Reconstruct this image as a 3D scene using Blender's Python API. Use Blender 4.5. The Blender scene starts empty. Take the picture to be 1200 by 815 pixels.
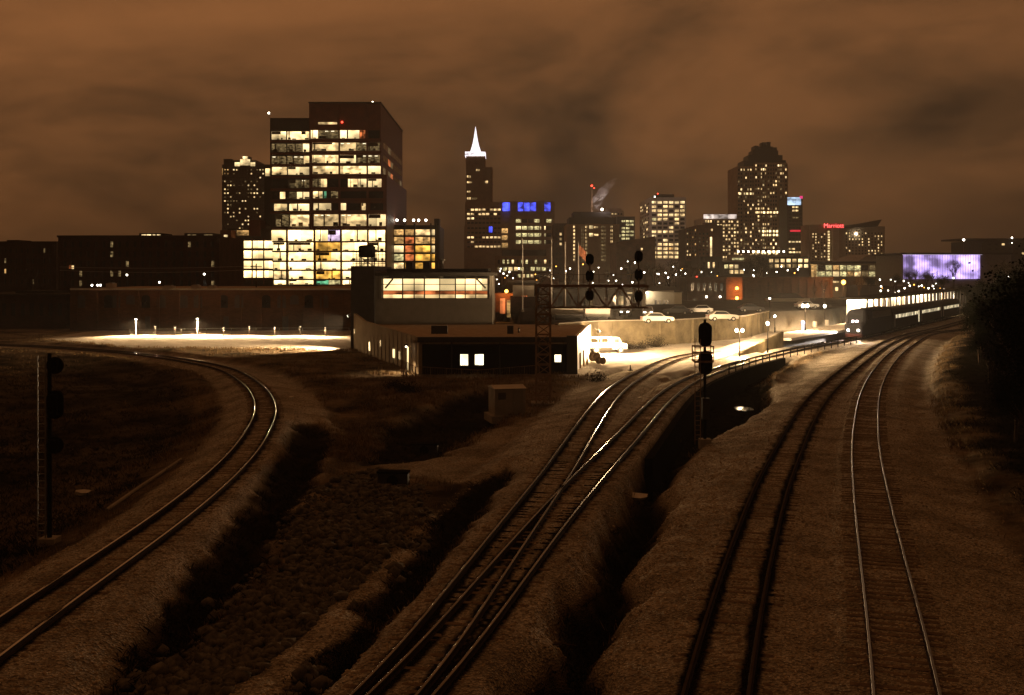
import bpy, math, random
import numpy as np
from mathutils import Vector, Matrix
random.seed(7); np.random.seed(7)
SC = bpy.context.scene
COL = SC.collection
R = math.radians
# ------------------------------------------------------------------ camera, sky, exposure
# camera on a road bridge 10 m above the rails, level lens with a downward shift (horizon above the middle of the frame)
FP, CH, HY = 1236.0, 10.0, 320.0
cam_d = bpy.data.cameras.new('camera'); cam = bpy.data.objects.new('camera', cam_d); COL.objects.link(cam)
cam.location = (0, 0, CH); cam.rotation_euler = (R(90), 0, 0)
cam_d.sensor_width = 36; cam_d.lens = 36 * FP / 1200; cam_d.shift_y = -(407.5 - HY) / 1200
cam_d.clip_start = 0.5; cam_d.clip_end = 12000
SC.camera = cam
SC.view_settings.view_transform = 'Standard'; SC.view_settings.look = 'None'
SC.view_settings.exposure = 0.0; SC.view_settings.gamma = 1.0
SC.render.engine = 'CYCLES'
SC.cycles.use_denoising = True
SC.cycles.max_bounces = 5; SC.cycles.diffuse_bounces = 2; SC.cycles.glossy_bounces = 3
SC.cycles.sample_clamp_indirect = 3.0
SC.cycles.volume_step_rate = 2.0

def world():
    w = bpy.data.worlds.new('World'); SC.world = w; w.use_nodes = True
    nt = w.node_tree; nt.nodes.clear(); N = nt.nodes.new; L = nt.links.new
    out = N('ShaderNodeOutputWorld'); bg = N('ShaderNodeBackground'); L(bg.outputs[0], out.inputs[0])
    tc = N('ShaderNodeTexCoord'); sep = N('ShaderNodeSeparateXYZ'); L(tc.outputs['Generated'], sep.inputs[0])
    def M(op, a, b=None, c=None):
        n = N('ShaderNodeMath'); n.operation = op
        for i, v in enumerate((a, b, c)):
            if v is None: continue
            if isinstance(v, (int, float)): n.inputs[i].default_value = v
            else: L(v, n.inputs[i])
        return n.outputs[0]
    x, y, z = sep.outputs
    cv = N('ShaderNodeCombineXYZ'); L(x, cv.inputs[0]); L(M('MULTIPLY', z, 1.25), cv.inputs[1]); L(y, cv.inputs[2])
    mp = N('ShaderNodeMapping'); mp.inputs['Rotation'].default_value = (0, 0, R(-28)); mp.inputs['Scale'].default_value = (2.6, 4.6, 2.0)
    mp.inputs['Location'].default_value = (0.35, 2.6, 0.4)
    L(cv.outputs[0], mp.inputs[0])
    def noise(scale, detail, rough, dist):
        n = N('ShaderNodeTexNoise'); n.inputs['Scale'].default_value = scale; n.inputs['Detail'].default_value = detail
        n.inputs['Roughness'].default_value = rough; n.inputs['Distortion'].default_value = dist
        L(mp.outputs[0], n.inputs['Vector']); return n.outputs[0]
    n1 = noise(1.0, 6, 0.52, 0.7); n2 = noise(3.6, 6, 0.6, 0.3)
    cl = M('ADD', M('MULTIPLY', n1, 0.75), M('MULTIPLY', n2, 0.25))
    # brighter overhead of the city than away from it and to the right
    el = M('MULTIPLY', M('MAXIMUM', z, 0.0), 0.36)
    az = M('MULTIPLY', x, -0.08)
    t = M('ADD', M('ADD', cl, el), az)
    rp = N('ShaderNodeValToRGB'); L(t, rp.inputs[0])
    e = rp.color_ramp.elements
    e[0].position = 0.42; e[0].color = (0.026, 0.0135, 0.0065, 1)
    e[1].position = 0.82; e[1].color = (0.225, 0.0860, 0.0275, 1)
    k = e.new(0.50); k.color = (0.068, 0.0305, 0.0118, 1)
    k = e.new(0.62); k.color = (0.144, 0.0575, 0.0195, 1)
    # the cloud glows over the lit city ahead and is dark over the unlit side behind the bridge
    mr = N('ShaderNodeMapRange'); L(y, mr.inputs[0]); mr.inputs[1].default_value = -0.5; mr.inputs[2].default_value = 0.45; mr.inputs[3].default_value = 0.34; mr.inputs[4].default_value = 1.22
    L(rp.outputs[0], bg.inputs[0]); L(mr.outputs[0], bg.inputs[1])
world()

# ------------------------------------------------------------------ helpers
def gx(px, Y): return (px - 600) / FP * Y
def gz(py, Y): return CH - (py - HY) / FP * Y
def gp(px, py, z=0.0):
    Y = (CH - z) * FP / (py - HY); return Vector((gx(px, Y), Y, z))

def hit(px, py):
    z = 0.0
    for _ in range(8):
        p = gp(px, py, z); z = 0.5*z+0.5*zg(p.x, p.y)
    return gp(px, py, z)
class MB:
    """collects shapes, links them as one mesh object"""
    def __init__(s): s.v = []; s.f = []; s.mi = []; s.m = 0
    def add(s, vs, fs):
        o = len(s.v); s.v += [tuple(p) for p in vs]
        for f in fs: s.f.append(tuple(i + o for i in f)); s.mi.append(s.m)
        return s
    def box(s, x0, x1, y0, y1, z0, z1):
        return s.add([(x0,y0,z0),(x1,y0,z0),(x1,y1,z0),(x0,y1,z0),(x0,y0,z1),(x1,y0,z1),(x1,y1,z1),(x0,y1,z1)],
              [(3,2,1,0),(4,5,6,7),(0,1,5,4),(1,2,6,5),(2,3,7,6),(3,0,4,7)])
    def prism(s, poly, z0, z1):
        n = len(poly)
        return s.add([(x,y,z0) for x,y in poly] + [(x,y,z1) for x,y in poly],
              [tuple(range(n-1,-1,-1)), tuple(range(n,2*n))] + [(i,(i+1)%n,n+(i+1)%n,n+i) for i in range(n)])
    def bar(s, p, q, w, h=None, up=(0,0,1)):
        p, q = Vector(p), Vector(q); h = w if h is None else h
        d = (q - p).normalized(); up = Vector(up)
        if abs(d.dot(up)) > 0.98: up = Vector((0,1,0))
        a = d.cross(up).normalized() * (w/2); b = a.cross(d).normalized() * (h/2)
        vs = [p-a-b, p+a-b, p+a+b, p-a+b, q-a-b, q+a-b, q+a+b, q-a+b]
        return s.add(vs, [(0,1,2,3),(7,6,5,4),(0,4,5,1),(1,5,6,2),(2,6,7,3),(3,7,4,0)])
    def tube(s, p, q, r0, r1=None, n=8, cap=True):
        p, q = Vector(p), Vector(q); r1 = r0 if r1 is None else r1
        d = (q - p).normalized(); up = Vector((0,0,1)) if abs(d.z) < 0.95 else Vector((1,0,0))
        a = d.cross(up).normalized(); b = a.cross(d).normalized(); vs = []
        for c, r in ((p, r0), (q, r1)):
            for i in range(n):
                t = 2*math.pi*i/n; vs.append(c + (a*math.cos(t) + b*math.sin(t))*r)
        fs = [(i,(i+1)%n,n+(i+1)%n,n+i) for i in range(n)]
        if cap: fs += [tuple(range(n-1,-1,-1)), tuple(range(n,2*n))]
        return s.add(vs, fs)
    def path(s, pts, r, n=6):
        for a, b in zip(pts[:-1], pts[1:]): s.tube(a, b, r, n=n)
        return s
    def sphere(s, c, r, n=10, m=6, sz=1.0):
        c = Vector(c); vs = [c + Vector((0,0,-r*sz))]
        for j in range(1, m):
            t = math.pi*j/m - math.pi/2
            for i in range(n):
                a = 2*math.pi*i/n; vs.append(c + Vector((r*math.cos(t)*math.cos(a), r*math.cos(t)*math.sin(a), r*sz*math.sin(t))))
        vs.append(c + Vector((0,0,r*sz))); last = len(vs)-1
        fs = [(0, 1+(i+1)%n, 1+i) for i in range(n)]
        for j in range(m-2):
            o = 1 + j*n
            fs += [(o+i, o+(i+1)%n, o+n+(i+1)%n, o+n+i) for i in range(n)]
        o = 1 + (m-2)*n
        fs += [(o+i, o+(i+1)%n, last) for i in range(n)]
        return s.add(vs, fs)
    def lathe(s, prof, c=(0,0,0), n=12):
        c = Vector(c); vs = []
        for r, z in prof:
            for i in range(n):
                a = 2*math.pi*i/n; vs.append(c + Vector((r*math.cos(a), r*math.sin(a), z)))
        fs = []
        for j in range(len(prof)-1):
            fs += [(j*n+i, j*n+(i+1)%n, (j+1)*n+(i+1)%n, (j+1)*n+i) for i in range(n)]
        fs += [tuple(range(n-1,-1,-1)), tuple(range((len(prof)-1)*n, len(prof)*n))]
        return s.add(vs, fs)
    def mesh(s, name, mats):
        me = bpy.data.meshes.new(name); me.from_pydata(s.v, [], s.f)
        for m in (mats if isinstance(mats, (list, tuple)) else [mats]): me.materials.append(m)
        if any(s.mi): me.polygons.foreach_set('material_index', s.mi)
        me.update(); return me
    def build(s, name, mats, parent=None, smooth=False, loc=None, **tags):
        me = s.mesh(name, mats)
        if smooth: me.polygons.foreach_set('use_smooth', [True]*len(me.polygons))
        return place(name, me, parent, loc, **tags)

def place(name, me, parent=None, loc=None, rz=0, **tags):
    o = bpy.data.objects.new(name, me); COL.objects.link(o)
    if parent is not None: o.parent = parent
    if loc is not None: o.location = loc
    if rz: o.rotation_euler = (0, 0, rz)
    for k, v in tags.items():
        if v: o[k] = v
    return o
def thing(name, label, category, loc=(0,0,0), rz=0, group=None):
    return place(name, None, None, loc, rz, label=label, category=category, group=group)
def tag(o, label, category, group=None):
    o['label'] = label; o['category'] = category
    if group: o['group'] = group
    return o
def kids(o): return [c for c in bpy.data.objects if c.parent == o]
CH_CACHE = {}
def copy_tree(o, label=None, loc=None, rz=None, parent=None, tree=None):
    tree = tree if tree is not None else collect(o)
    c = o.copy(); COL.objects.link(c)
    if parent: c.parent = parent
    if label: c['label'] = label
    if loc is not None: c.location = loc
    if rz is not None: c.rotation_euler = (0, 0, rz)
    for k in tree: copy_tree(k[0], parent=c, tree=k[1])
    return c
def collect(o): return [(k, collect(k)) for k in kids(o)]

# ------------------------------------------------------------------ materials
MATS = {}
def nodes(name):
    m = bpy.data.materials.new(name); m.use_nodes = True; nt = m.node_tree
    b = nt.nodes['Principled BSDF']; MATS[name] = m; return m, nt, b
def mat(name, col, rough=0.7, metal=0.0, var=0.25, scale=2.0, bump=0.0, bscale=20, coord='Object', spec=0.4):
    m, nt, b = nodes(name); N = nt.nodes.new; L = nt.links.new
    b.inputs['Roughness'].default_value = rough; b.inputs['Metallic'].default_value = metal
    b.inputs['Specular IOR Level'].default_value = 0.0 if rough >= 0.7 else spec
    tc = N('ShaderNodeTexCoord'); n = N('ShaderNodeTexNoise'); n.inputs['Scale'].default_value = scale; n.inputs['Detail'].default_value = 6
    n.inputs['Roughness'].default_value = 0.62
    L(tc.outputs[coord], n.inputs['Vector'])
    r = N('ShaderNodeValToRGB'); L(n.outputs[0], r.inputs[0])
    r.color_ramp.elements[0].position = 0.3; r.color_ramp.elements[1].position = 0.7
    r.color_ramp.elements[0].color = tuple(c*(1-var) for c in col) + (1,)
    r.color_ramp.elements[1].color = tuple(min(1, c*(1+var)) for c in col) + (1,)
    L(r.outputs[0], b.inputs['Base Color'])
    if bump:
        n2 = N('ShaderNodeTexNoise'); n2.inputs['Scale'].default_value = bscale; n2.inputs['Detail'].default_value = 4
        L(tc.outputs[coord], n2.inputs['Vector'])
        bp = N('ShaderNodeBump'); bp.inputs['Strength'].default_value = bump; bp.inputs['Distance'].default_value = 0.05
        L(n2.outputs[0], bp.inputs['Height']); L(bp.outputs[0], b.inputs['Normal'])
    return m
def brick(name, c1, c2, mortar, scale=1.0):
    m, nt, b = nodes(name); N = nt.nodes.new; L = nt.links.new
    tc = N('ShaderNodeTexCoord'); sep = N('ShaderNodeSeparateXYZ'); L(tc.outputs['Object'], sep.inputs[0])
    ad = N('ShaderNodeMath'); ad.operation = 'ADD'; L(sep.outputs[0], ad.inputs[0]); L(sep.outputs[1], ad.inputs[1])
    cb = N('ShaderNodeCombineXYZ'); L(ad.outputs[0], cb.inputs[0]); L(sep.outputs[2], cb.inputs[1])
    br = N('ShaderNodeTexBrick'); L(cb.outputs[0], br.inputs['Vector']); br.inputs['Scale'].default_value = scale
    br.inputs['Color1'].default_value = c1 + (1,); br.inputs['Color2'].default_value = c2 + (1,); br.inputs['Mortar'].default_value = mortar + (1,)
    br.inputs['Mortar Size'].default_value = 0.012; br.inputs['Brick Width'].default_value = 0.6; br.inputs['Row Height'].default_value = 0.2
    n = N('ShaderNodeTexNoise'); n.inputs['Scale'].default_value = 0.35; n.inputs['Detail'].default_value = 6; L(tc.outputs['Object'], n.inputs['Vector'])
    mx = N('ShaderNodeMix'); mx.data_type = 'RGBA'; mx.blend_type = 'MULTIPLY'; mx.inputs[0].default_value = 0.8
    rp = N('ShaderNodeValToRGB'); rp.color_ramp.elements[0].position = 0.3; rp.color_ramp.elements[0].color = (.45,.45,.45,1); rp.color_ramp.elements[1].position = 0.7
    L(n.outputs[0], rp.inputs[0]); L(br.outputs[0], mx.inputs[6]); L(rp.outputs[0], mx.inputs[7]); L(mx.outputs[2], b.inputs['Base Color'])
    b.inputs['Roughness'].default_value = 0.85; b.inputs['Specular IOR Level'].default_value = 0.0; return m
def glow(name, col, strength, var=0.0, scale=0.6, lo=0.35, rand=0.3, scz=1.0, base=(0.05,0.05,0.05)):
    """a surface that gives off light; var > 0 mottles it like a lit room behind glass"""
    m, nt, b = nodes(name); N = nt.nodes.new; L = nt.links.new
    b.inputs['Base Color'].default_value = base + (1,); b.inputs['Roughness'].default_value = 0.3
    b.inputs['Emission Color'].default_value = col + (1,)
    oi = N('ShaderNodeObjectInfo')
    def M(op, a, c):
        n = N('ShaderNodeMath'); n.operation = op
        for i, v in enumerate((a, c)):
            if isinstance(v, (int, float)): n.inputs[i].default_value = v
            else: L(v, n.inputs[i])
        return n.outputs[0]
    s = M('MULTIPLY', M('ADD', M('MULTIPLY', oi.outputs['Random'], 2*rand), 1-rand), strength)
    if var > 0:
        # rooms: bays of different brightness, lit ceilings above darker furniture
        tc = N('ShaderNodeTexCoord'); sp = N('ShaderNodeSeparateXYZ'); L(tc.outputs['Object'], sp.inputs[0]); rw = M('MULTIPLY', oi.outputs['Random'], 97.0)
        wn = N('ShaderNodeTexWhiteNoise'); wn.noise_dimensions = '2D'; cb = N('ShaderNodeCombineXYZ')
        L(M('FLOOR', M('MULTIPLY', sp.outputs[0], scale), 0), cb.inputs[0]); L(rw, cb.inputs[1]); L(cb.outputs[0], wn.inputs['Vector'])
        mp = N('ShaderNodeMapping'); L(tc.outputs['Object'], mp.inputs[0]); mp.inputs['Scale'].default_value = (1, 1, 1.6*scz)
        w = N('ShaderNodeTexNoise'); w.noise_dimensions = '4D'; w.inputs['Scale'].default_value = scale*1.3; w.inputs['Detail'].default_value = 1.5
        L(mp.outputs[0], w.inputs['Vector']); L(rw, w.inputs['W'])
        rp = N('ShaderNodeMapRange'); rp.inputs[1].default_value = 0.36; rp.inputs[2].default_value = 0.62
        rp.inputs[3].default_value = lo; rp.inputs[4].default_value = 1 + var; L(w.outputs[0], rp.inputs[0])
        cz = N('ShaderNodeMapRange'); L(sp.outputs[2], cz.inputs[0]); cz.inputs[1].default_value = -1.3; cz.inputs[2].default_value = 1.2; cz.inputs[3].default_value = 0.6; cz.inputs[4].default_value = 1.15
        s = M('MULTIPLY', M('MULTIPLY', s, rp.outputs[0]), M('MULTIPLY', cz.outputs[0], M('ADD', M('MULTIPLY', wn.outputs[0], 0.75), 0.5)))
    L(s, b.inputs['Emission Strength'])
    return m

concrete = mat('concrete', (0.30,0.27,0.23), 0.85, var=0.25, scale=0.6, bump=0.2)
pale_concrete = mat('pale_concrete', (0.52,0.48,0.42), 0.8, var=0.18, scale=0.5)
dark_wall = mat('dark_wall', (0.035,0.03,0.027), 0.6, var=0.3, scale=1.5)
grey_clad = mat('grey_cladding', (0.22,0.20,0.17), 0.6, var=0.15, scale=0.8)
beige_clad = mat('beige_cladding', (0.32,0.27,0.20), 0.7, var=0.15, scale=0.5)
roof_gravel = mat('roof_gravel', (0.36,0.28,0.20), 0.9, var=0.25, scale=1.2, bump=0.3, bscale=8)
roof_dark = mat('roof_dark', (0.06,0.055,0.05), 0.8)
red_brick = brick('red_brick', (0.24,0.085,0.045), (0.16,0.06,0.035), (0.25,0.2,0.16))
old_brick = brick('old_brick', (0.12,0.055,0.028), (0.08,0.036,0.02), (0.12,0.09,0.065))
dark_brick = brick('dark_brick', (0.09,0.045,0.03), (0.06,0.035,0.025), (0.1,0.08,0.06))
tan_stone = mat('tan_stone', (0.46,0.35,0.23), 0.8, scale=0.2, var=0.15)
brown_stone = mat('brown_stone', (0.36,0.245,0.15), 0.75, scale=0.2, var=0.2)
white_stone = mat('white_stone', (0.62,0.55,0.46), 0.7, scale=0.2, var=0.12)
dark_glass = mat('dark_glass', (0.02,0.022,0.024), 0.12, var=0.2, scale=0.3, spec=0.7)
mullion = mat('dark_mullion', (0.06,0.045,0.035), 0.5)
red_metal = mat('red_brown_metal', (0.15,0.052,0.028), 0.55, scale=0.4)
steel = mat('galvanised_steel', (0.28,0.27,0.25), 0.5, metal=0.6, scale=3)
rusty = mat('rusty_steel', (0.26,0.17,0.10), 0.75, metal=0.2, scale=2.5, var=0.4)
black_paint = mat('black_paint', (0.012,0.011,0.010), 0.8, spec=0.1)
white_paint = mat('white_paint', (0.75,0.72,0.66), 0.5, var=0.06)
rail_side = mat('rusted_rail', (0.035,0.022,0.015), 0.75, metal=0.2, scale=4)
rail_top = mat('polished_rail_head', (0.46,0.43,0.39), 0.09, metal=1.0, var=0.1, scale=1.0)
rail_worn = mat('worn_rail_head', (0.10,0.08,0.06), 0.15, metal=0.9, var=0.7, scale=0.25)
rail_dark = mat('dark_rail_head', (0.06,0.045,0.035), 0.7, metal=0.0, var=0.2)
rail_dull = mat('dull_rail_head', (0.12,0.095,0.07), 0.5, metal=0.7, var=0.2, scale=1.0)
tie_wood = mat('creosoted_wood', (0.11,0.078,0.052), 0.9, var=0.45, scale=3.0, bump=0.4)
bark = mat('bark', (0.07,0.05,0.035), 0.95, var=0.3, scale=3)
leaf_dark = mat('evergreen_leaf', (0.009,0.011,0.006), 0.7, var=0.4, scale=0.8)
leaf_dry = mat('dry_leaf', (0.13,0.085,0.045), 0.85, var=0.4, scale=0.9)
grass_dry = mat('dry_grass', (0.22,0.15,0.075), 0.9, var=0.45, scale=0.5)
scrub_mat = mat('winter_scrub', (0.020,0.0155,0.009), 0.9, var=0.5, scale=0.6)
rock_mat = mat('riprap_stone', (0.10,0.09,0.075), 0.9, var=0.75, scale=3.5, bump=0.4, bscale=6)
car_white = mat('white_car_paint', (0.36,0.34,0.31), 0.3, var=0.03)
car_dark = mat('dark_car_paint', (0.03,0.03,0.035), 0.3, var=0.05)
car_silver = mat('silver_car_paint', (0.4,0.4,0.4), 0.3, metal=0.3, var=0.05)
rubber = mat('rubber', (0.02,0.02,0.02), 0.8)
loco_grey = mat('locomotive_paint', (0.025,0.025,0.028), 0.7, var=0.15)
stainless = mat('stainless_coach', (0.045,0.042,0.04), 0.7, metal=0.0, var=0.15, scale=0.7)

W_ = {  # lit rooms behind glass
 'W': glow('bright_lit_room', (1.0,0.72,0.34), 1.75, var=0.45, lo=0.5, scale=0.16),
 'B': glow('very_bright_lit_room', (1.0,0.70,0.30), 3.0, var=0.4, lo=0.6, scale=0.2),
 'w': glow('warm_lit_room', (1.0,0.67,0.29), 1.35, var=0.6, lo=0.35, scale=0.3),
 'd': glow('dim_lit_room', (0.85,0.58,0.24), 0.15, var=1.4, lo=0.1, scale=0.9, scz=1.6),
 'a': glow('amber_lit_room', (1.0,0.50,0.08), 1.25, var=0.6, lo=0.4, scale=0.3),
 'r': glow('red_lit_room', (1.0,0.25,0.07), 0.7, var=0.7, lo=0.2, scale=0.4),
 'v': glow('violet_lit_room', (0.85,0.62,0.85), 1.1, var=0.5, lo=0.5, scale=0.4),
 'g': glow('green_lit_room', (0.25,0.9,0.45), 0.5, var=0.5, lo=0.4),
 'y': glow('yellow_green_lit_room', (0.95,0.80,0.36), 0.8, var=0.6, lo=0.3, scale=0.6),
 'o': glow('orange_lit_room', (1.0,0.55,0.18), 0.8, var=0.5, lo=0.3),
 'k': dark_glass,
}
lamp_white = glow('lamp_white', (1.0,0.90,0.72), 14, rand=0.2)
lamp_orange = glow('lamp_sodium', (1.0,0.42,0.06), 9, rand=0.1)
lamp_red = glow('lamp_red', (1.0,0.06,0.03), 5, rand=0.2)
lamp_blue = glow('lamp_blue', (0.30,0.42,1.0), 5, rand=0.1)
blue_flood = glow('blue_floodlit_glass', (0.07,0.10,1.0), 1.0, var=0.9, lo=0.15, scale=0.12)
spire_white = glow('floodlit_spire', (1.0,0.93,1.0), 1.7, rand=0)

def lamp(parent, loc, power, col, kind='POINT', size=0.25, aim=None, spot=120, blend=0.5):
    ld = bpy.data.lights.new('lamp_light', kind); ld.energy = power; ld.color = col
    ld.shadow_soft_size = size
    if kind == 'SPOT': ld.spot_size = R(spot); ld.spot_blend = blend
    o = bpy.data.objects.new('lamp_light', ld); COL.objects.link(o); o.parent = parent; o.location = loc
    if aim is not None:
        o.rotation_euler = (Vector(aim)).to_track_quat('-Z', 'Y').to_euler()
    return o
WARM, SODIUM = (1.0,0.66,0.34), (1.0,0.42,0.10)

# ------------------------------------------------------------------ tracks: centre lines on the ground
def spline(pts, step=0.5, smooth=14):
    P = np.array(pts, float); n = len(P); out = []
    Q = np.vstack([2*P[0]-P[1], P, 2*P[-1]-P[-2]])
    for i in range(n-1):
        p0,p1,p2,p3 = Q[i],Q[i+1],Q[i+2],Q[i+3]
        m = max(4, int(np.linalg.norm(p2-p1)/0.4))
        for k in range(m):
            t = k/m
            out.append(0.5*((2*p1)+(-p0+p2)*t+(2*p0-5*p1+4*p2-p3)*t*t+(-p0+3*p1-3*p2+p3)*t**3))
    out.append(P[-1]); out = np.array(out)
    def resample(o):
        d = np.r_[0, np.cumsum(np.linalg.norm(np.diff(o, axis=0), axis=1))]
        s = np.arange(0, d[-1], step); return np.c_[np.interp(s, d, o[:,0]), np.interp(s, d, o[:,1])]
    out = resample(out)
    for _ in range(smooth):
        for w in (6,):
            pad = np.vstack([2*out[0]-out[w:0:-1], out, 2*out[-1]-out[-2:-w-2:-1]])
            ker = np.ones(2*w+1)/(2*w+1)
            out = np.c_[np.convolve(pad[:,0], ker, 'valid'), np.convolve(pad[:,1], ker, 'valid')]
    return resample(out)
def px_path(l, pre=(), post=()): return list(pre) + [tuple(gp(x, y)[:2]) for x, y in l] + list(post)
TR = {
 'left': spline(px_path([(26,724),(120,660),(184,617),(222,588),(266,550),(291,523),(312,483),(306,460),(290,445),(272,434),(248,427),(200,419),(150,412.5),(100,409),(60,406),(20,404)],
                        pre=[(-14.0,8),(-14.05,20)], post=[(-84,150.5),(-105,154),(-140,159)]), smooth=5),
 'yard': spline(px_path([(468,815),(532,710),(575,660),(611,607),(645,565),(687,500),(710,468),(730,449),(764,430),(796,417)], pre=[(-8.2,8),(-5.2,18)], post=[(26.5,136)]), smooth=8),
 'platform': spline(px_path([(481,815),(560,710),(602,660),(645,607),(683,565),(745,500),(774,468),(799,449),(830,436),(880,421),(940,408),(1000,397)],
                        pre=[(-7.9,8),(-4.9,18)], post=[(76,200.6),(99.6,240),(130,291)]), smooth=8),
 'main': spline(px_path([(839,807),(862,703),(885,627),(906,560),(917,541),(935,502),(958,466),(985,440),(1013,418),(1040,401),(1065,392)],
                        pre=[(0.4,8),(2.9,18)], post=[(80,196),(108,243),(138,291)]), smooth=8),
 'siding': spline(px_path([(1066,813),(1047,718),(1030,632),(1018,560),(1014,518),(1018,466),(1030,437),(1048,415),(1066,402),(1090,390)],
                        pre=[(4.4,8),(7.1,18)], post=[(85.5,194),(113.5,241),(143,289)]), smooth=8),
}
def frames(P):
    T = np.gradient(P, axis=0); T /= np.linalg.norm(T, axis=1)[:,None]
    return T, np.c_[T[:,1], -T[:,0]]     # tangent, right-hand normal
def dist_to(P, x, y, step=2):
    """distance to a polyline and signed side (right positive)"""
    d = np.full(x.shape, 1e9); sg = np.zeros(x.shape)
    Q = P[::step]
    for a, b in zip(Q[:-1], Q[1:]):
        ab = b-a; t = np.clip(((x-a[0])*ab[0]+(y-a[1])*ab[1])/(ab@ab), 0, 1)
        dx, dy = x-(a[0]+t*ab[0]), y-(a[1]+t*ab[1]); q = dx*dx+dy*dy
        m = q < d; d[m] = q[m]; sg[m] = (dx*ab[1]-dy*ab[0])[m]
    return np.sqrt(d), np.sign(sg)
def sstep(a, b, v): t = np.clip((v-a)/(b-a), 0, 1); return t*t*(3-2*t)
_perm = np.random.RandomState(3).rand(256, 256)
def vnoise(x, y, s):
    x, y = x/s, y/s; xi, yi = np.floor(x).astype(int), np.floor(y).astype(int); fx, fy = x-xi, y-yi
    fx, fy = fx*fx*(3-2*fx), fy*fy*(3-2*fy); g = lambda i, j: _perm[i & 255, j & 255]
    return (g(xi,yi)*(1-fx)+g(xi+1,yi)*fx)*(1-fy)+(g(xi,yi+1)*(1-fx)+g(xi+1,yi+1)*fx)*fy
def fbm(x, y, s): return (vnoise(x,y,s)+0.5*vnoise(x+37,y+11,s/2.1)+0.25*vnoise(x+91,y+53,s/4.3))/1.75
def poly_dist(poly, x, y):
    """signed distance to a polygon, negative inside"""
    n = len(poly); d = np.full(x.shape, 1e9); ins = np.zeros(x.shape, bool)
    for i in range(n):
        ax, ay = poly[i]; bx, by = poly[(i+1)%n]
        ex, ey = bx-ax, by-ay; t = np.clip(((x-ax)*ex+(y-ay)*ey)/(ex*ex+ey*ey+1e-9), 0, 1)
        d = np.minimum(d, (x-ax-t*ex)**2+(y-ay-t*ey)**2)
        c = ((ay > y) != (by > y)) & (x < (bx-ax)*(y-ay)/(by-ay+1e-12)+ax); ins ^= c
    d = np.sqrt(d); return np.where(ins, -d, d)
def gpoly(l, z=0.0): return [tuple(gp(px, py, z)[:2]) for px, py in l]

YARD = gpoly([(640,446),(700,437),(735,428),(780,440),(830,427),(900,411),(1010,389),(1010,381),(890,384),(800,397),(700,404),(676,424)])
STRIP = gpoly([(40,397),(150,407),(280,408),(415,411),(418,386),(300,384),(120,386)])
GULLY = [tuple(gp(px, py, -1.5)[:2]) for px, py in [(640,800),(690,690),(728,620),(746,560),(750,520),(800,452),(850,445),(905,450),(900,490),(800,545),(788,575),(758,660),(738,710),(706,800),(690,860),(560,900)]]
LEFTDITCH = [tuple(gp(px, py, -1.0)[:2]) for px, py in [(60,900),(215,700),(290,610),(325,545),(345,508),(372,500),(392,520),(350,600),(290,690),(190,800),(120,900)]]
MIDDITCH = [tuple(gp(px, py, -1.0)[:2]) for px, py in [(330,860),(430,740),(490,650),(540,585),(585,560),(600,548),(560,620),(505,690),(440,760),(380,860)]]
RIPRAP = [tuple(gp(px, py, -0.9)[:2]) for px, py in [(120,860),(250,720),(330,640),(380,570),(430,548),(480,560),(500,600),(440,690),(380,760),(300,860)]]
BOWL = [tuple(gp(px, py, -0.8)[:2]) for px, py in [(430,540),(450,500),(520,472),(590,458),(585,490),(545,505),(520,528)]]
APRON = [tuple(gp(px, py, -0.6)[:2]) for px, py in [(570,494),(640,482),(700,474),(640,560),(600,575),(545,560),(470,548),(440,535),(500,528),(545,512)]]
PLATEAU = [gp(652,410)[:2], gp(700,405)[:2], gp(790,403)[:2], gp(872,396)[:2], gp(900,388)[:2], (60,196), (116,292), (150,340), (900,2000), (-200,2000), (-30,330), (0,210), (0,152)]
PLATEAU = [tuple(p) for p in PLATEAU]

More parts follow.
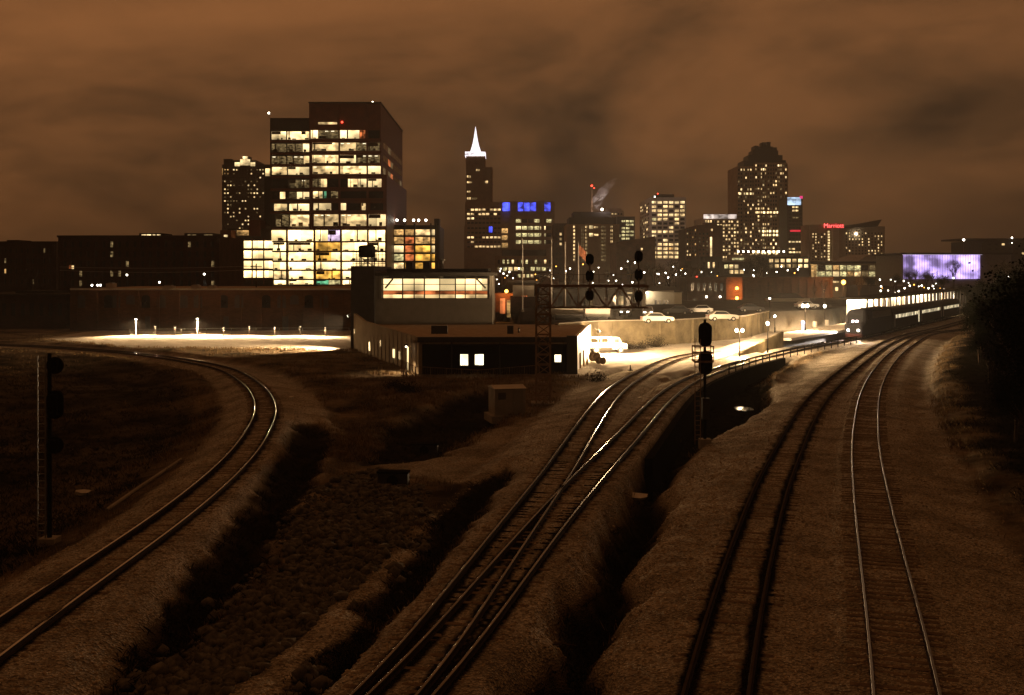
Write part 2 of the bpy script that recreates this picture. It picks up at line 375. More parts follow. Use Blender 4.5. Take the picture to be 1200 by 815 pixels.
def ground_fields(x, y):
    far = sstep(170, 215, y)
    base = -0.95 + 0.7*(fbm(x, y, 9.0)-0.5)+0.25*(fbm(x+5, y, 2.2)-0.5)
    base = base*(1-sstep(78, 100, y)*0.9)                       # rises to the level of the station
    dl, sl = dist_to(TR['left'], x, y)
    # inside of the left curve: a lower field
    base -= np.where(sl < 0, 1.0, 0.0)*sstep(3, 9, dl)*(1-sstep(100, 140, y))
    # bank on the right
    ds, ss = dist_to(TR['siding'], x, y)
    base += np.where(ss > 0, 1.0, 0.0)*(0.75*sstep(2, 8, ds)+0.7*sstep(10, 24, ds))
    veg = np.zeros_like(x)
    inside = np.where(sl < 0, 1.0, 0.0)*sstep(4.5, 6.0, dl + 1.5*(fbm(x,y,4)-0.5))*(1-sstep(120,150,y))
    veg = np.maximum(veg, inside*(0.45+0.5*(fbm(x, y, 6)-0.3)))
    bank_shade = np.where(ss > 0, 1.0, 0.0)*sstep(5.6, 8.0, ds + 4*(fbm(x,y,3)-0.5))
    veg = np.maximum(veg, 0.97*bank_shade)  # undergrowth mask that also darkens the bank colour for shade under the trees
    pp = poly_dist(PLATEAU, x, y); pl = 1-sstep(-1.3, -0.9, pp)
    base = base*(1-pl)+3.15*pl + 0.0*far
    base = np.where(pl < 0.5, base*(1-far), base)
    ball = np.zeros_like(x); stain = np.zeros_like(x); best = np.full(x.shape, -9.0); K = np.zeros_like(x)
    for k, P in TR.items():
        d, s = (dl, sl) if k == 'left' else (ds, ss) if k == 'siding' else dist_to(P, x, y)
        wob = 0.5*(fbm(x+3, y+9, 1.6)-0.5)
        wide = 2.55
        extra = np.zeros_like(x)
        if k == 'left': extra = np.where(s > 0, 1.7, 0.3)
        if k == 'yard': extra = np.where(s < 0, 1.5, 0.3)
        if k == 'platform': extra = np.where(s > 0, 1.7*(1-sstep(48, 60, y)), 0.2)
        if k == 'main': extra = np.where(s > 0, 1.0, 2.6)
        if k == 'siding': extra = np.where(s > 0, 2.0, 1.0)
        e = d + wob - extra
        top = -0.176 - 0.05*sstep(1.35, 1.8, d) - 0.32*sstep(1.7, wide+extra*0.9, d + wob*0.5)
        bz = top + 0.026*(vnoise(x, y, 0.33)-0.5)
        k2 = 1-sstep(wide-0.4, wide+1.5, e)
        bz = bz + (0.09*(fbm(x+17, y+5, 1.1)-0.5)+0.06*(vnoise(x+7, y+3, 0.28)-0.5))*sstep(1.5, 2.4, d)
        best = np.where(k2 > 0.01, np.maximum(best, bz), best); K = np.maximum(K, k2)
        ball = np.maximum(ball, 1-sstep(wide-0.2, wide+0.9, e))
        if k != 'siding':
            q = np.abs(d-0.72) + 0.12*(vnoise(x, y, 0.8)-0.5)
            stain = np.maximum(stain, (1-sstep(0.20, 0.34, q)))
    K = K*(pl < 0.5); z = np.where(K > 0, best*K + base*(1-K), base)
    dmin = np.minimum(np.minimum(dl, ds), np.minimum(dist_to(TR['platform'], x, y)[0], np.minimum(dist_to(TR['yard'], x, y)[0], dist_to(TR['main'], x, y)[0])))
    for poly, depth, v, wd in ((GULLY, 2.0, 1.0, .15), (LEFTDITCH, 0.7, 0.92, .3), (MIDDITCH, 0.7, 0.92, .5), (BOWL, 0.8, 0.9, .3)):
        d = poly_dist(poly, x, y) + 1.5*(fbm(x, y, 2.0)-0.5) - wd; guard = sstep(1.5, 2.1, dmin)
        k = (1-sstep(-1.5, 0.7, d))*guard; z = z - depth*k; veg = np.maximum(veg*(1-ball), 0); ball = ball*(1-(1-sstep(-0.35, 0.15, d))*guard)
        veg = np.maximum(veg, v*(1-sstep(-0.9, 0.5, d + 0.9*(fbm(x+11, y+2, 0.7)-0.5)))*guard)
    apron = (1-sstep(-0.5, 0.8, poly_dist(APRON, x, y) + 2.2*(fbm(x, y, 2.4)-0.5)))*(veg < .3); ball = np.maximum(ball, 0.8*apron)
    # retaining wall on the right of the platform track: vertical drop handled by the wall object
    dp, sp = dist_to(TR['platform'], x, y)
    drop = (sp > 0)*(dp > 2.05)*(dp < 9)*sstep(56, 59, y)*(1-sstep(118, 132, y))
    dm, _ = dist_to(TR['main'], x, y)
    low = -1.9 + 0.5*(fbm(x, y, 3)-0.5)
    t = drop*(1-sstep(3.4, 6.4, dp))*sstep(4.8, 7.5, dm)
    z = z*(1-t) + np.minimum(z, low)*t; ball = ball*(1-t)
    veg = np.maximum(veg*(1-ball), 0.9*t*(dp < 3.1))
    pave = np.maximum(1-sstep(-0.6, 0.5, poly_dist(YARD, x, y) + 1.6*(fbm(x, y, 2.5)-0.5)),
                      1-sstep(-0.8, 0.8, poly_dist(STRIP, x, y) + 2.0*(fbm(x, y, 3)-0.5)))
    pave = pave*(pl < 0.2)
    flat = np.clip(pave - (1-sstep(1.5, 2.0, np.minimum(dp, dist_to(TR['yard'], x, y)[0]))), 0, 1)
    z = z*(1-flat) + (-0.06)*flat
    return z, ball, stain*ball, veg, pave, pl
def zg(x, y):
    return float(ground_fields(np.array([float(x)]), np.array([float(y)]))[0][0])

# ------------------------------------------------------------------ ground
def ground_material():
    m, nt, b = nodes('ground_cover'); N = nt.nodes.new; L = nt.links.new
    tc = N('ShaderNodeTexCoord'); pos = tc.outputs['Object']
    def noise(scale, detail=6, rough=0.6):
        n = N('ShaderNodeTexNoise'); n.inputs['Scale'].default_value = scale; n.inputs['Detail'].default_value = detail
        n.inputs['Roughness'].default_value = rough; L(pos, n.inputs['Vector']); return n.outputs[0]
    def ramp(v, c0, c1, p0=0.3, p1=0.7):
        r = N('ShaderNodeValToRGB'); L(v, r.inputs[0]); e = r.color_ramp.elements
        e[0].position = p0; e[1].position = p1; e[0].color = c0+(1,); e[1].color = c1+(1,); return r.outputs[0]
    def attr(n): a = N('ShaderNodeAttribute'); a.attribute_name = n; return a.outputs['Fac']
    def mix(f, a, c, t='MIX'):
        x = N('ShaderNodeMix'); x.data_type = 'RGBA'; x.blend_type = t
        if isinstance(f, float): x.inputs[0].default_value = f
        else: L(f, x.inputs[0])
        L(a, x.inputs[6]); L(c, x.inputs[7]); return x.outputs[2]
    soil = ramp(noise(0.22, 8), (0.05,0.04,0.028), (0.34,0.265,0.18), 0.36, 0.66)
    soil = mix(0.55, soil, ramp(noise(2.2, 7, 0.7), (0.12,0.10,0.08), (1.0,1.0,1.0), 0.28, 0.66), 'MULTIPLY')
    vor = N('ShaderNodeTexVoronoi'); vor.inputs['Scale'].default_value = 13; L(pos, vor.inputs['Vector'])
    stones = ramp(vor.outputs['Color'], (0.23,0.205,0.165), (0.72,0.65,0.54), 0.1, 0.9)
    stones = mix(0.5, stones, ramp(noise(0.5, 6), (0.5,0.48,0.45), (1,1,1)), 'MULTIPLY')
    stones = mix(0.75, stones, ramp(noise(0.30, 9, 0.68), (0.42,0.40,0.37), (1,1,1), 0.36, 0.58), 'MULTIPLY')
    c = mix(attr('ballast'), soil, stones)
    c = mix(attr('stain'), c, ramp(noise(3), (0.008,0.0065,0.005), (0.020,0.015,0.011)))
    c = mix(attr('vegetation_shade'), c, ramp(noise(1.4, 8, 0.7), (0.006,0.005,0.003), (0.030,0.023,0.012), 0.38, 0.75))
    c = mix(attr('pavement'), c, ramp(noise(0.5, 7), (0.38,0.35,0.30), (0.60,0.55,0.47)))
    c = mix(attr('street'), c, ramp(noise(0.3, 5), (0.05,0.047,0.043), (0.09,0.083,0.074)))
    L(c, b.inputs['Base Color']); b.inputs['Roughness'].default_value = 0.95; b.inputs['Specular IOR Level'].default_value = 0.0
    bp = N('ShaderNodeBump'); bp.inputs['Strength'].default_value = 1.0; bp.inputs['Distance'].default_value = 0.12
    L(vor.outputs['Distance'], bp.inputs['Height']); L(bp.outputs[0], b.inputs['Normal'])
    return m
def build_ground():
    ys = [9.0]
    while ys[-1] < 260: ys.append(ys[-1]*1.0046)
    while ys[-1] < 2500: ys.append(ys[-1]*1.07)
    ys = np.array(ys); us = np.r_[np.linspace(-3,-0.8,30), np.linspace(-0.79,-0.56,60), np.linspace(-0.557,0.557,330), np.linspace(0.56,0.79,60), np.linspace(0.8,3,30)]
    U, Yg = np.meshgrid(us, ys); X = U*np.maximum(Yg, 9)
    x, y = X.ravel(), Yg.ravel()
    z, ball, stain, veg, pave, pl = ground_fields(x, y)
    nr, nc = X.shape; idx = np.arange(nr*nc).reshape(nr, nc)
    q = np.stack([idx[:-1,:-1], idx[:-1,1:], idx[1:,1:], idx[1:,:-1]], -1).reshape(-1, 4)
    me = bpy.data.meshes.new('ground'); me.vertices.add(len(x)); me.vertices.foreach_set('co', np.c_[x,y,z].ravel())
    me.loops.add(q.size); me.loops.foreach_set('vertex_index', q.ravel())
    me.polygons.add(len(q)); me.polygons.foreach_set('loop_start', np.arange(len(q))*4); me.polygons.foreach_set('loop_total', np.full(len(q), 4))
    me.update(); me.validate()
    for n, v in (('ballast', ball), ('stain', stain), ('vegetation_shade', veg), ('pavement', pave), ('street', pl)):
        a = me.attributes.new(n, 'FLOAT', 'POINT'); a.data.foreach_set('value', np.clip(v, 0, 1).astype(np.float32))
    me.polygons.foreach_set('use_smooth', [True]*len(q))
    me.materials.append(ground_material())
    place('ground', me, kind='structure')
    MB().box(-2900,2900,-2900,2900,-9,-8).build('lower_ground', mat('plain_soil',(0.08,0.06,0.04)), kind='structure')
build_ground()

# ------------------------------------------------------------------ rails and sleepers
def sweep(P, off, prof, mats, z0=0.0):
    T, Nn = frames(P); C = P + Nn*off; b = MB(); n = len(prof)
    vs = []; 
    for (cx, cy), (nx, ny) in zip(C, Nn):
        for a, h in prof: vs.append((cx+nx*a, cy+ny*a, z0+h))
    fs = []; mi = []
    for i in range(len(C)-1):
        for j in range(n):
            fs.append((i*n+j, i*n+(j+1)%n, (i+1)*n+(j+1)%n, (i+1)*n+j)); mi.append(1 if j in TOPF else 0)
    fs += [tuple(range(n)), tuple(range((len(C)-1)*n, len(C)*n))[::-1]]; mi += [0, 0]
    b.v, b.f, b.mi = vs, fs, mi; return b
PROF = [(-0.075,-0.19),(0.075,-0.19),(0.075,-0.17),(0.014,-0.15),(0.014,-0.045),(0.04,-0.035),(0.04,-0.006),(0.03,0.0),(-0.03,0.0),(-0.04,-0.006),(-0.04,-0.035),(-0.014,-0.045),(-0.014,-0.15),(-0.075,-0.17)]
TOPF = {6,7,8}
def tie_material(name, stained_):
    m, nt, b = nodes(name); N = nt.nodes.new; L = nt.links.new; b.inputs['Roughness'].default_value = .9; b.inputs['Specular IOR Level'].default_value = 0.0
    tc = N('ShaderNodeTexCoord'); n = N('ShaderNodeTexNoise'); n.inputs['Scale'].default_value = 3; n.inputs['Detail'].default_value = 6; L(tc.outputs['Object'], n.inputs['Vector'])
    r = N('ShaderNodeValToRGB'); L(n.outputs[0], r.inputs[0]); r.color_ramp.elements[0].position = .3; r.color_ramp.elements[1].position = .7
    r.color_ramp.elements[0].color = (.08,.058,.04,1); r.color_ramp.elements[1].color = (.20,.15,.105,1); out = r.outputs[0]
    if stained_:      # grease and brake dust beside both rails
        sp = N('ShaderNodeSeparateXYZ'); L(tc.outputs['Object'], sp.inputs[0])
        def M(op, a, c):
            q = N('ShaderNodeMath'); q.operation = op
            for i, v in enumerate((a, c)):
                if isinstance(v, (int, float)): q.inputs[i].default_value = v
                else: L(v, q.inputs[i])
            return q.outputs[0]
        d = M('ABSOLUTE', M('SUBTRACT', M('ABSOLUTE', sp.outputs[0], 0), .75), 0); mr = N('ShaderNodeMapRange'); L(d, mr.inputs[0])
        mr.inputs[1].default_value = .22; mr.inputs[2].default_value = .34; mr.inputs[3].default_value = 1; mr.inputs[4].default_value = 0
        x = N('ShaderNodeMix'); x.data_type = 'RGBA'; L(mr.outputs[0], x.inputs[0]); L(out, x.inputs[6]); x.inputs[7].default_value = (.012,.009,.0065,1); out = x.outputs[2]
    L(out, b.inputs['Base Color']); return m
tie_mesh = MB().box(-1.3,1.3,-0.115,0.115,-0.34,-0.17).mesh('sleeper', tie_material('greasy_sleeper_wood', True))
clean_tie_mesh = MB().box(-1.3,1.3,-0.115,0.115,-0.34,-0.165).mesh('sleeper', tie_material('weathered_sleeper_wood', False))
def track(key, label, head, plat=None):
    P = TR[key]; T, Nn = frames(P)
    root = thing('railway_track', label, 'railway track', (P[0][0], P[0][1], 0))
    o = Vector((-P[0][0], -P[0][1], 0))
    for s in (-1, 1):
        r = sweep(P, s*0.7525, PROF, None).build('rail', [rail_side, head], root); r.location = o
    far = MB(); n = 0
    rs = random.Random(len(key))
    S = int(len(P)*0.5/0.58)
    for i in range(S):
        k = int(i*0.58/0.5)
        if k >= len(P)-1: break
        x, y = P[k]; 
        if y < 18 or y > 245: continue
        a = math.atan2(Nn[k][1], Nn[k][0]) + rs.uniform(-0.02, 0.02); j = rs.uniform(-0.05, 0.05); sx = 1.0
        if plat is not None:
            d = np.hypot(plat[:,0]-x, plat[:,1]-y).min()
            if key == 'platform' and d < 2.1: continue
            if key == 'yard' and d < 2.1: sx = (2.6+d)/2.6; j += d/2
        cx, cy = x+Nn[k][0]*j, y+Nn[k][1]*j
        if n < 100:
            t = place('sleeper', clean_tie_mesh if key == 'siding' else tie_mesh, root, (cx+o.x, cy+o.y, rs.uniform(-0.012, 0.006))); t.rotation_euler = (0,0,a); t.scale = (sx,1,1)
            n += 1
        else:
            e = Vector((math.cos(a), math.sin(a), 0))*1.3*sx; c = Vector((cx+o.x, cy+o.y, -0.255))
            far.bar(c-e, c+e, 0.23, 0.17)
    if far.v: far.build('sleeper', tie_wood, root, kind='stuff')
    return root
track('left', 'single railway track sweeping through a tight left-hand curve at far left', rail_top)
track('yard', 'middle track branching off left towards the floodlit paved yard', rail_worn, TR['platform'])
track('platform', 'middle track running along the black retaining wall to the train', rail_worn, TR['yard'])
track('main', 'railway track with dark stained bands, left one of the right-hand pair', rail_dark)
track('siding', 'rightmost railway track with thin pale rails and no dark bands', rail_dull)

# ------------------------------------------------------------------ buildings
class Bld:
    def __init__(s, name, label, cat, px0, px1, Y, wall, group=None, cx=None):
        s.Y = Y; s.cx = gx((px0+px1)/2, Y) if cx is None else cx
        s.root = thing(name, label, cat, (s.cx, Y, 0), 0, group); s.wall = MB(); s.wmat = wall if isinstance(wall, list) else [wall]
        s.wins = []; s.x0, s.x1 = s.X(px0), s.X(px1)
    def X(s, px, y=0): return gx(px, s.Y+y) - s.cx
    def Z(s, py, y=0): return gz(py, s.Y+y)
    def vol(s, px0, px1, pt, depth, y=0, z0=-1, pb=None, m=0):
        s.wall.m = m
        s.wall.box(s.X(px0,y), s.X(px1,y), y, y+depth, z0 if pb is None else s.Z(pb,y), s.Z(pt,y)); s.wall.m = 0
        return s
    def win(s, px0, px1, py0, py1, code, y=0, out=0.03):
        s.wins.append((s.X(px0,y), s.X(px1,y), s.Z(py1,y), s.Z(py0,y), code, y-out, 0))
    def grid(s, px0, px1, py0, py1, nx, nz, fx, fz, code, y=0, relief=0.3, rng=None, seed=1, vertical=True):
        """nx by nz windows; code: list of row strings, or {letter: share} for a random mix"""
        rs = random.Random(seed); dx, dy = (px1-px0)/nx, (py1-py0)/nz; bag = None
        if isinstance(code, dict):
            bag = list(code.items())
        for j in range(nz):
            for i in range(nx):
                if bag is not None:
                    t = rs.random(); c = 'k'
                    for k, p in bag:
                        if t < p: c = k; break
                        t -= p
                else: c = code[j % len(code)][i % len(code[j % len(code)])]
                if c == '.': continue
                a = px0+dx*(i+0.5-fx/2); b = px0+dx*(i+0.5+fx/2)
                s.win(a, b, py0+dy*(j+0.5-fz/2), py0+dy*(j+0.5+fz/2), c, y)
        if relief:
            if fz < 0.97:
                for j in range(nz+1):
                    h = dy*(1-fz)/2; c = py0+dy*j
                    s.wall.box(s.X(px0,y), s.X(px1,y), y-relief*0.8, y+0.05, s.Z(c+h*0.96,y), s.Z(c-h*0.96,y))
            if vertical and fx < 0.97:
                for i in range(nx+1):
                    w = dx*(1-fx)/2; c = px0+dx*i
                    s.wall.box(s.X(c-w*0.95,y), s.X(c+w*0.95,y), y-relief, y+0.05, s.Z(py1,y), s.Z(py0,y))
    def side(s, x, y0, y1, z0, z1, ny, nz, fy, fz, code, sign=1, seed=1):
        rs = random.Random(seed); dy, dz = (y1-y0)/ny, (z1-z0)/nz
        for j in range(nz):
            for i in range(ny):
                t = rs.random(); c = 'k'
                for k, p in code.items():
                    if t < p: c = k; break
                    t -= p
                s.wins.append((y0+dy*(i+.5-fy/2), y0+dy*(i+.5+fy/2), z0+dz*(j+.5-fz/2), z0+dz*(j+.5+fz/2), c, x+sign*0.03, sign))
    def part(s, name, mb, m, parent=None, **k): return mb.build(name, m, parent or s.root, **k)
    def done(s, cap=100):
        s.wall.build('wall', s.wmat, s.root)
        s.wins.sort(key=lambda w: w[4] == 'k'); rest = {}
        names = []
        for n, (a, b, z0, z1, c, y, sd) in enumerate(s.wins):
            w, h = (b-a)/2, (z1-z0)/2
            if n < cap:
                key = (round(w,2), round(h,2), c, sd != 0); me = CH_CACHE.get(key)
                if me is None:
                    me = CH_CACHE[key] = (MB().box(-.05,.05,-w,w,-h,h) if sd else MB().box(-w,w,-.05,.05,-h,h)).mesh('window', W_[c])
                loc = (y, (a+b)/2, (z0+z1)/2) if sd else ((a+b)/2, y, (z0+z1)/2)
                place('window', me, s.root, loc)
            else:
                if not hasattr(s, 'rest'): s.rest = MB(); s.rm = []
                if c not in s.rm: s.rm.append(c)
                s.rest.m = s.rm.index(c)
                if sd: s.rest.box(y-.05, y+.05, a, b, z0, z1)
                else: s.rest.box(a, b, y-.05, y+.05, z0, z1)
        if hasattr(s, 'rest'): s.rest.build('window', [W_[c] for c in s.rm], s.root, kind='stuff')
        return s.root

# --- the big glass office block
E = Bld('office_tower', 'large brightly lit office block with stacked glass floors left of centre', 'office tower', 314, 452, 350, [red_metal, mullion, dark_glass])
def off(px0, px1, pt, pb, y, d, m=0): E.wall.m = m; E.wall.box(E.X(px0), E.X(px1), y, y+d, E.Z(pb), E.Z(pt)); E.wall.m = 0
off(314, 363, 137, 334, 3.0, 60, 1); off(363, 446, 121, 270, 0.0, 70, 0); off(363, 453, 205, 334, 0.3, 66, 0)
off(266, 340, 268, 340, 0.6, 50, 1); off(292, 305, 258, 277, -0.4, 8, 0); off(303, 316, 192, 262, 8, 40, 1)
def cell(px0, px1, py0, py1, c, y=0.0): E.win(px0, px1, py0, py1, c, y, 0.05)
rows = [  # y0, y1, [(px0, px1, code, setback)]
 (143.5,146,[(373,395,'w',0)]),
 (153,162.5,[(316,333,'W',3),(334.5,351,'W',3),(351,362,'w',3),(364,372.5,'W',0),(373,396.5,'d',0),(398.5,421,'W',0),(421.5,428,'r',0),(431,445,'k',0)]),
 (167.5,177,[(316,333,'d',3),(334.5,353,'d',3),(353,362,'W',3),(366,396.5,'w',0),(398.5,417,'w',0),(417,429.5,'d',0),(431,445,'d',0)]),
 (182,191.5,[(316,333,'d',3),(334.5,354,'d',3),(354,362,'w',3),(366,396.5,'w',0),(398.5,417,'W',0),(417,429.5,'d',0),(431,445,'d',0)]),
 (195,204,[(316.5,334,'w',3),(335.5,362,'W',3),(366.5,396.5,'w',0),(398.5,429.5,'w',0),(431,446,'W',0)]),
 (210,219.5,[(317,335,'k',3),(337,350,'d',3),(351,362,'d',3),(366.5,376,'d',0),(376,383,'w',0),(384,397,'k',0),(399,408,'k',0),(408,419,'w',0),(420,430,'W',0),(431.5,447,'W',0)]),
 (224.5,232.5,[(317,326,'k',3),(326,332,'w',3),(337,346,'d',3),(346,362,'W',3),(367,378,'w',0),(378,382.5,'g',0),(384,388,'k',0),(388,396,'d',0),(399,431,'k',0),(432.5,449,'k',0)]),
 (238.5,246.5,[(319,334,'w',3),(337,363,'W',3),(367.5,388,'W',0),(389,397,'k',0),(399.5,405.5,'W',0),(407,422,'k',0),(424,428.5,'w',0),(434,449,'k',0)]),
 (251.5,265,[(321,336,'d',3),(338,365,'w',3),(368,397.5,'w',0),(399.5,430,'w',0),(432,452,'W',0)]),
 (270,282.5,[(318,335,'B',.3),(337.5,367,'B',.3),(369.5,384,'B',.3),(384,398,'v',.3),(400.5,430,'B',.3),(432,451.5,'B',.3)]),
 (284.5,294,[(320,335,'B',.3),(338,367.5,'B',.3),(370,398.5,'a',.3),(401,430,'B',.3),(432,451.5,'B',.3)]),
 (296,305.5,[(320,335.5,'B',.3),(338,368,'B',.3),(370,388,'a',.3),(388,399,'B',.3),(401,430.5,'B',.3),(432,451.5,'B',.3)]),
 (307.5,316,[(320.5,335.5,'B',.3),(338,368,'B',.3),(370.5,399,'B',.3),(401,430.5,'B',.3),(432,451.5,'w',.3)]),
 (318,327,[(321,335.5,'w',.3),(338.5,368,'B',.3),(370.5,399,'a',.3),(401.5,430.5,'B',.3)]),
 (328.5,333.5,[(321,336,'B',.3),(338.5,368,'B',.3),(371,385,'g',.3),(385,399,'y',.3),(401.5,430.5,'B',.3)])]
for a, b, l in rows:
    for p0, p1, c, y in l: E.wins.append((E.X(p0), E.X(p1), E.Z(b), E.Z(a), c, y-0.05, 0))
for a, b in ((282.5,291),(294,303),(306,315),(317.5,325.5)):
    for p0, p1 in ((269.5,294.5),(296,308),(309.5,319.5)): E.wins.append((E.X(p0), E.X(p1), E.Z(b), E.Z(a), 'B', 0.55, 0))
E.wins.append((E.X(277), E.X(291), E.Z(276), E.Z(270), 'o', 0.55, 0)); E.wins.append((E.X(304.5), E.X(314), E.Z(204), E.Z(195), 'w', 7.9, 0))
fr = MB()   # spandrels and mullions standing proud of the glass
for pc in (363.5, 397.8, 430.5): fr.box(E.X(pc-.9), E.X(pc+.9), -0.5, 0.1, E.Z(268), E.Z(122))
for pc in (336.3, 368.5, 399.8, 431.2, 452.3): fr.box(E.X(pc-1), E.X(pc+1), -0.4, 0.3, E.Z(334), E.Z(268))
for pc in (295.2, 308.8): fr.box(E.X(pc-.6), E.X(pc+.6), 0.1, 0.6, E.Z(334), E.Z(280))
for py in (164.5, 179, 193, 206.5, 221.5, 235, 248.5): fr.box(E.X(363.5), E.X(447), -0.55, 0.05, E.Z(py+1.4), E.Z(py-1.6))
for py in (165, 179.5, 193, 207, 222, 235.5, 249): fr.box(E.X(314.5), E.X(363), 2.4, 3.05, E.Z(py+1.2), E.Z(py-1.4))
for py in (268, 283.5, 295, 306.5, 317, 328): fr.box(E.X(319), E.X(453), -0.45, 0.35, E.Z(py+.7), E.Z(py-.7))
for py in (292.5, 304.5, 316.2, 327.5): fr.box(E.X(267), E.X(320), 0.05, 0.65, E.Z(py+1), E.Z(py-1))
fr.build('facade_frame', red_metal, E.root)
pr = MB(); pr.box(E.X(362), E.X(447), -0.8, 70, E.Z(121.5), E.Z(120)); pr.build('parapet', mullion, E.root)
pr = MB(); pr.box(E.X(447,60), E.X(464,60), 60, 78, E.Z(157,60), E.Z(155,60)); pr.box(E.X(459.5,60), E.X(461.5,60), 60.2, 61, E.Z(210,60), E.Z(157,60)); pr.build('balcony_roof', mullion, E.root)
pr = MB(); pr.box(E.X(447,60), E.X(458,60), 61, 77, 0, E.Z(157,60)); pr.build('stair_core', red_metal, E.root)
for y0, y1, c in ((176,180,'W'),(197,205,'o'),(186,188,'W')): E.win(452.5, 457, y0, y1, c, 60.9)
fu = MB(); rs_ = random.Random(9)
for a, b, l in rows[1:]:
    for p0, p1, c, y in l:
        if c == 'k': continue
        w_ = E.X(p1)-E.X(p0); h_ = E.Z(a)-E.Z(b); x_ = E.X(p0)
        for _ in range(int(w_/2.2)):
            u = x_+rs_.uniform(.1, w_-1.2); fw = rs_.uniform(.5,1.6); fu.box(u, min(u+fw, x_+w_-.1), y-.16, y-.12, E.Z(b)+.02, E.Z(b)+h_*rs_.uniform(.10,.34))
        if rs_.random() < .4: u = x_+rs_.uniform(.1, w_*.7); fu.box(u, min(u+rs_.uniform(.15,.5), x_+w_-.1), y-.16, y-.12, E.Z(b)+.02, E.Z(a)-.02)
        if rs_.random() < .22: fu.box(x_+.05, x_+w_*rs_.uniform(.3,.9), y-.16, y-.12, E.Z(a)-h_*rs_.uniform(.2,.45), E.Z(a)-.02)
fu.build('room_furniture', mat('dim_interior',(.10,.07,.045),.8), E.root, kind='stuff')
cl = MB()
for a, b, l in rows[1:9]:
    for p0, p1, c, y in l:
        if c in 'dw' and E.X(p1)-E.X(p0) > 3:
            u = E.X(p0)+.3
            while u < E.X(p1)-1.2:
                if rs_.random() < .6: cl.box(u, u+1.0, y-.15, y-.11, E.Z(a)-.42, E.Z(a)-.22)
                u += 2.0
cl.build('ceiling_light', glow('ceiling_strip_light',(1,.85,.55),2.2,rand=0), E.root, kind='stuff')
E.side(E.X(446), 6, 66, E.Z(265), E.Z(160), 8, 7, 0.8, 0.5, {'r':0.16,'d':0.2})
for px, py, y in ((312.5,131,3.2),(436.5,120,0.3)):
    m = MB(); m.tube((E.X(px), y, E.Z(py+6)), (E.X(px), y, E.Z(py)), 0.09); bm = m.build('beacon_post', steel, E.root)
    MB().sphere((E.X(px), y, E.Z(py)), 0.34).build('beacon_bulb', lamp_white, bm)
MB().sphere((E.X(401), -0.3, E.Z(143.5)), 0.35).build('red_beacon', lamp_red, E.root)
E.done()

# --- open deck wing to its right
D = Bld('parking_deck', 'amber lit open deck with roof lamps beside the big office block', 'parking deck', 455, 513, 372, [mullion])
D.wall.box(D.X(455), D.X(513), 1.0, 34, -1, D.Z(264))
for k, py in enumerate((268, 277, 287, 297, 307, 318)): D.wall.box(D.X(454.5), D.X(510), -0.6, 1.0, D.Z(py+1.1), D.Z(py-1.1))
for px in (455.5, 474, 486, 505, 510.5): D.wall.box(D.X(px-.8), D.X(px+.8), -0.9, 1.0, -1, D.Z(262))
for j, (a, b, cs) in enumerate(((269.2,275.8,'oowW'),(278.2,285.8,'oroo'),(288.2,295.8,'WraW'),(298.2,305.8,'yraa'),(308.2,316.8,'waaa'))):
    for i, (p0, p1) in enumerate(((456.5,473),(475,485),(487,504),(506,510))): D.win(p0, p1, a, b, cs[i], 1.0)
for px in (464.5, 473.5, 484, 490, 498.5):
    m = MB(); m.tube((D.X(px), 2, D.Z(265)), (D.X(px), 2, D.Z(259)), 0.08); p = m.build('lamp_post', steel, D.root)
    MB().sphere((D.X(px), 2, D.Z(258)), 0.42).build('lamp_globe', lamp_white, p)
m = MB(); m.box(D.X(508), D.X(514), 3, 9, 0, D.Z(256)); m.build('stair_tower', dark_wall, D.root)
D.done()

S = Bld('stair_tower', 'narrow red brick stair tower with five lit landing windows', 'stair tower', 258, 271, 345, [red_brick])
S.vol(258, 271, 270, 9)
for y in (275.5, 286.5, 297.5, 309, 321.5): S.win(262.5, 266.5, y, y+5.5, 'W')
S.done()
D2 = Bld('crowned_tower', 'tall dark tower with glowing crown behind the big office block', 'skyscraper', 260, 318, 900, [dark_wall, brown_stone])
D2.vol(260, 318, 193, 45); D2.vol(272, 300, 188, 30, y=4); D2.vol(262, 272, 186.5, 4, y=2)
for a, b, c, d in ((275,281,190.5,195),(281.5,293,187,194),(293.5,299,190.5,195),(284.5,290,183.5,186.5)): D2.win(a, b, c, d, 'W', y=-0.6)
D2.win(260.5, 268.5, 197, 205.5, 'o')
D2.wall.box(D2.X(283.5), D2.X(291), 3, 12, D2.Z(189), D2.Z(183))
D2.grid(262, 317, 197, 270, 16, 16, 0.5, 0.34, {'w':0.13,'W':0.05,'d':0.12}, relief=0.4, seed=4); D2.done()

# --- dark blocks on the left
A = Bld('apartment_block', 'dark apartment block at the far left edge with few lit windows', 'apartment block', -60, 66, 300, [dark_brick])
A.vol(-60, 66, 283, 22); A.vol(8, 22, 281.5, 8, y=2)
A.grid(-56, 62, 288, 336, 18, 4, 0.3, 0.45, {'w':0.03,'o':0.015,'d':0.06}, relief=0.15, seed=12); A.done()
B = Bld('long_block', 'long dark five storey brick block left of the lit stair tower', 'apartment block', 68, 258, 262, [dark_brick, roof_dark])
B.vol(68, 257, 277, 24); B.vol(66.5, 258.5, 276, 0.5, y=-0.3, pb=278.5); B.vol(163, 190, 273.5, 8, y=6, m=1); B.vol(216, 250, 273.5, 7, y=9, m=1)
for a, b in ((166,171),(172,177),(179,182),(184,188)): B.win(a, b, 275, 277.6, 'W', y=6)
for a, b in ((220,230),(239,249)): B.win(a, b, 275, 277, 'd', y=9)
B.grid(72, 254, 281, 338, 20, 5, 0.36, 0.58, {'d':0.05}, relief=0.22, seed=5)
B.win(81.5, 84, 311, 315, 'r', out=0.3); B.win(84.5, 87, 311.5, 315.5, 'w', out=0.3); B.done()
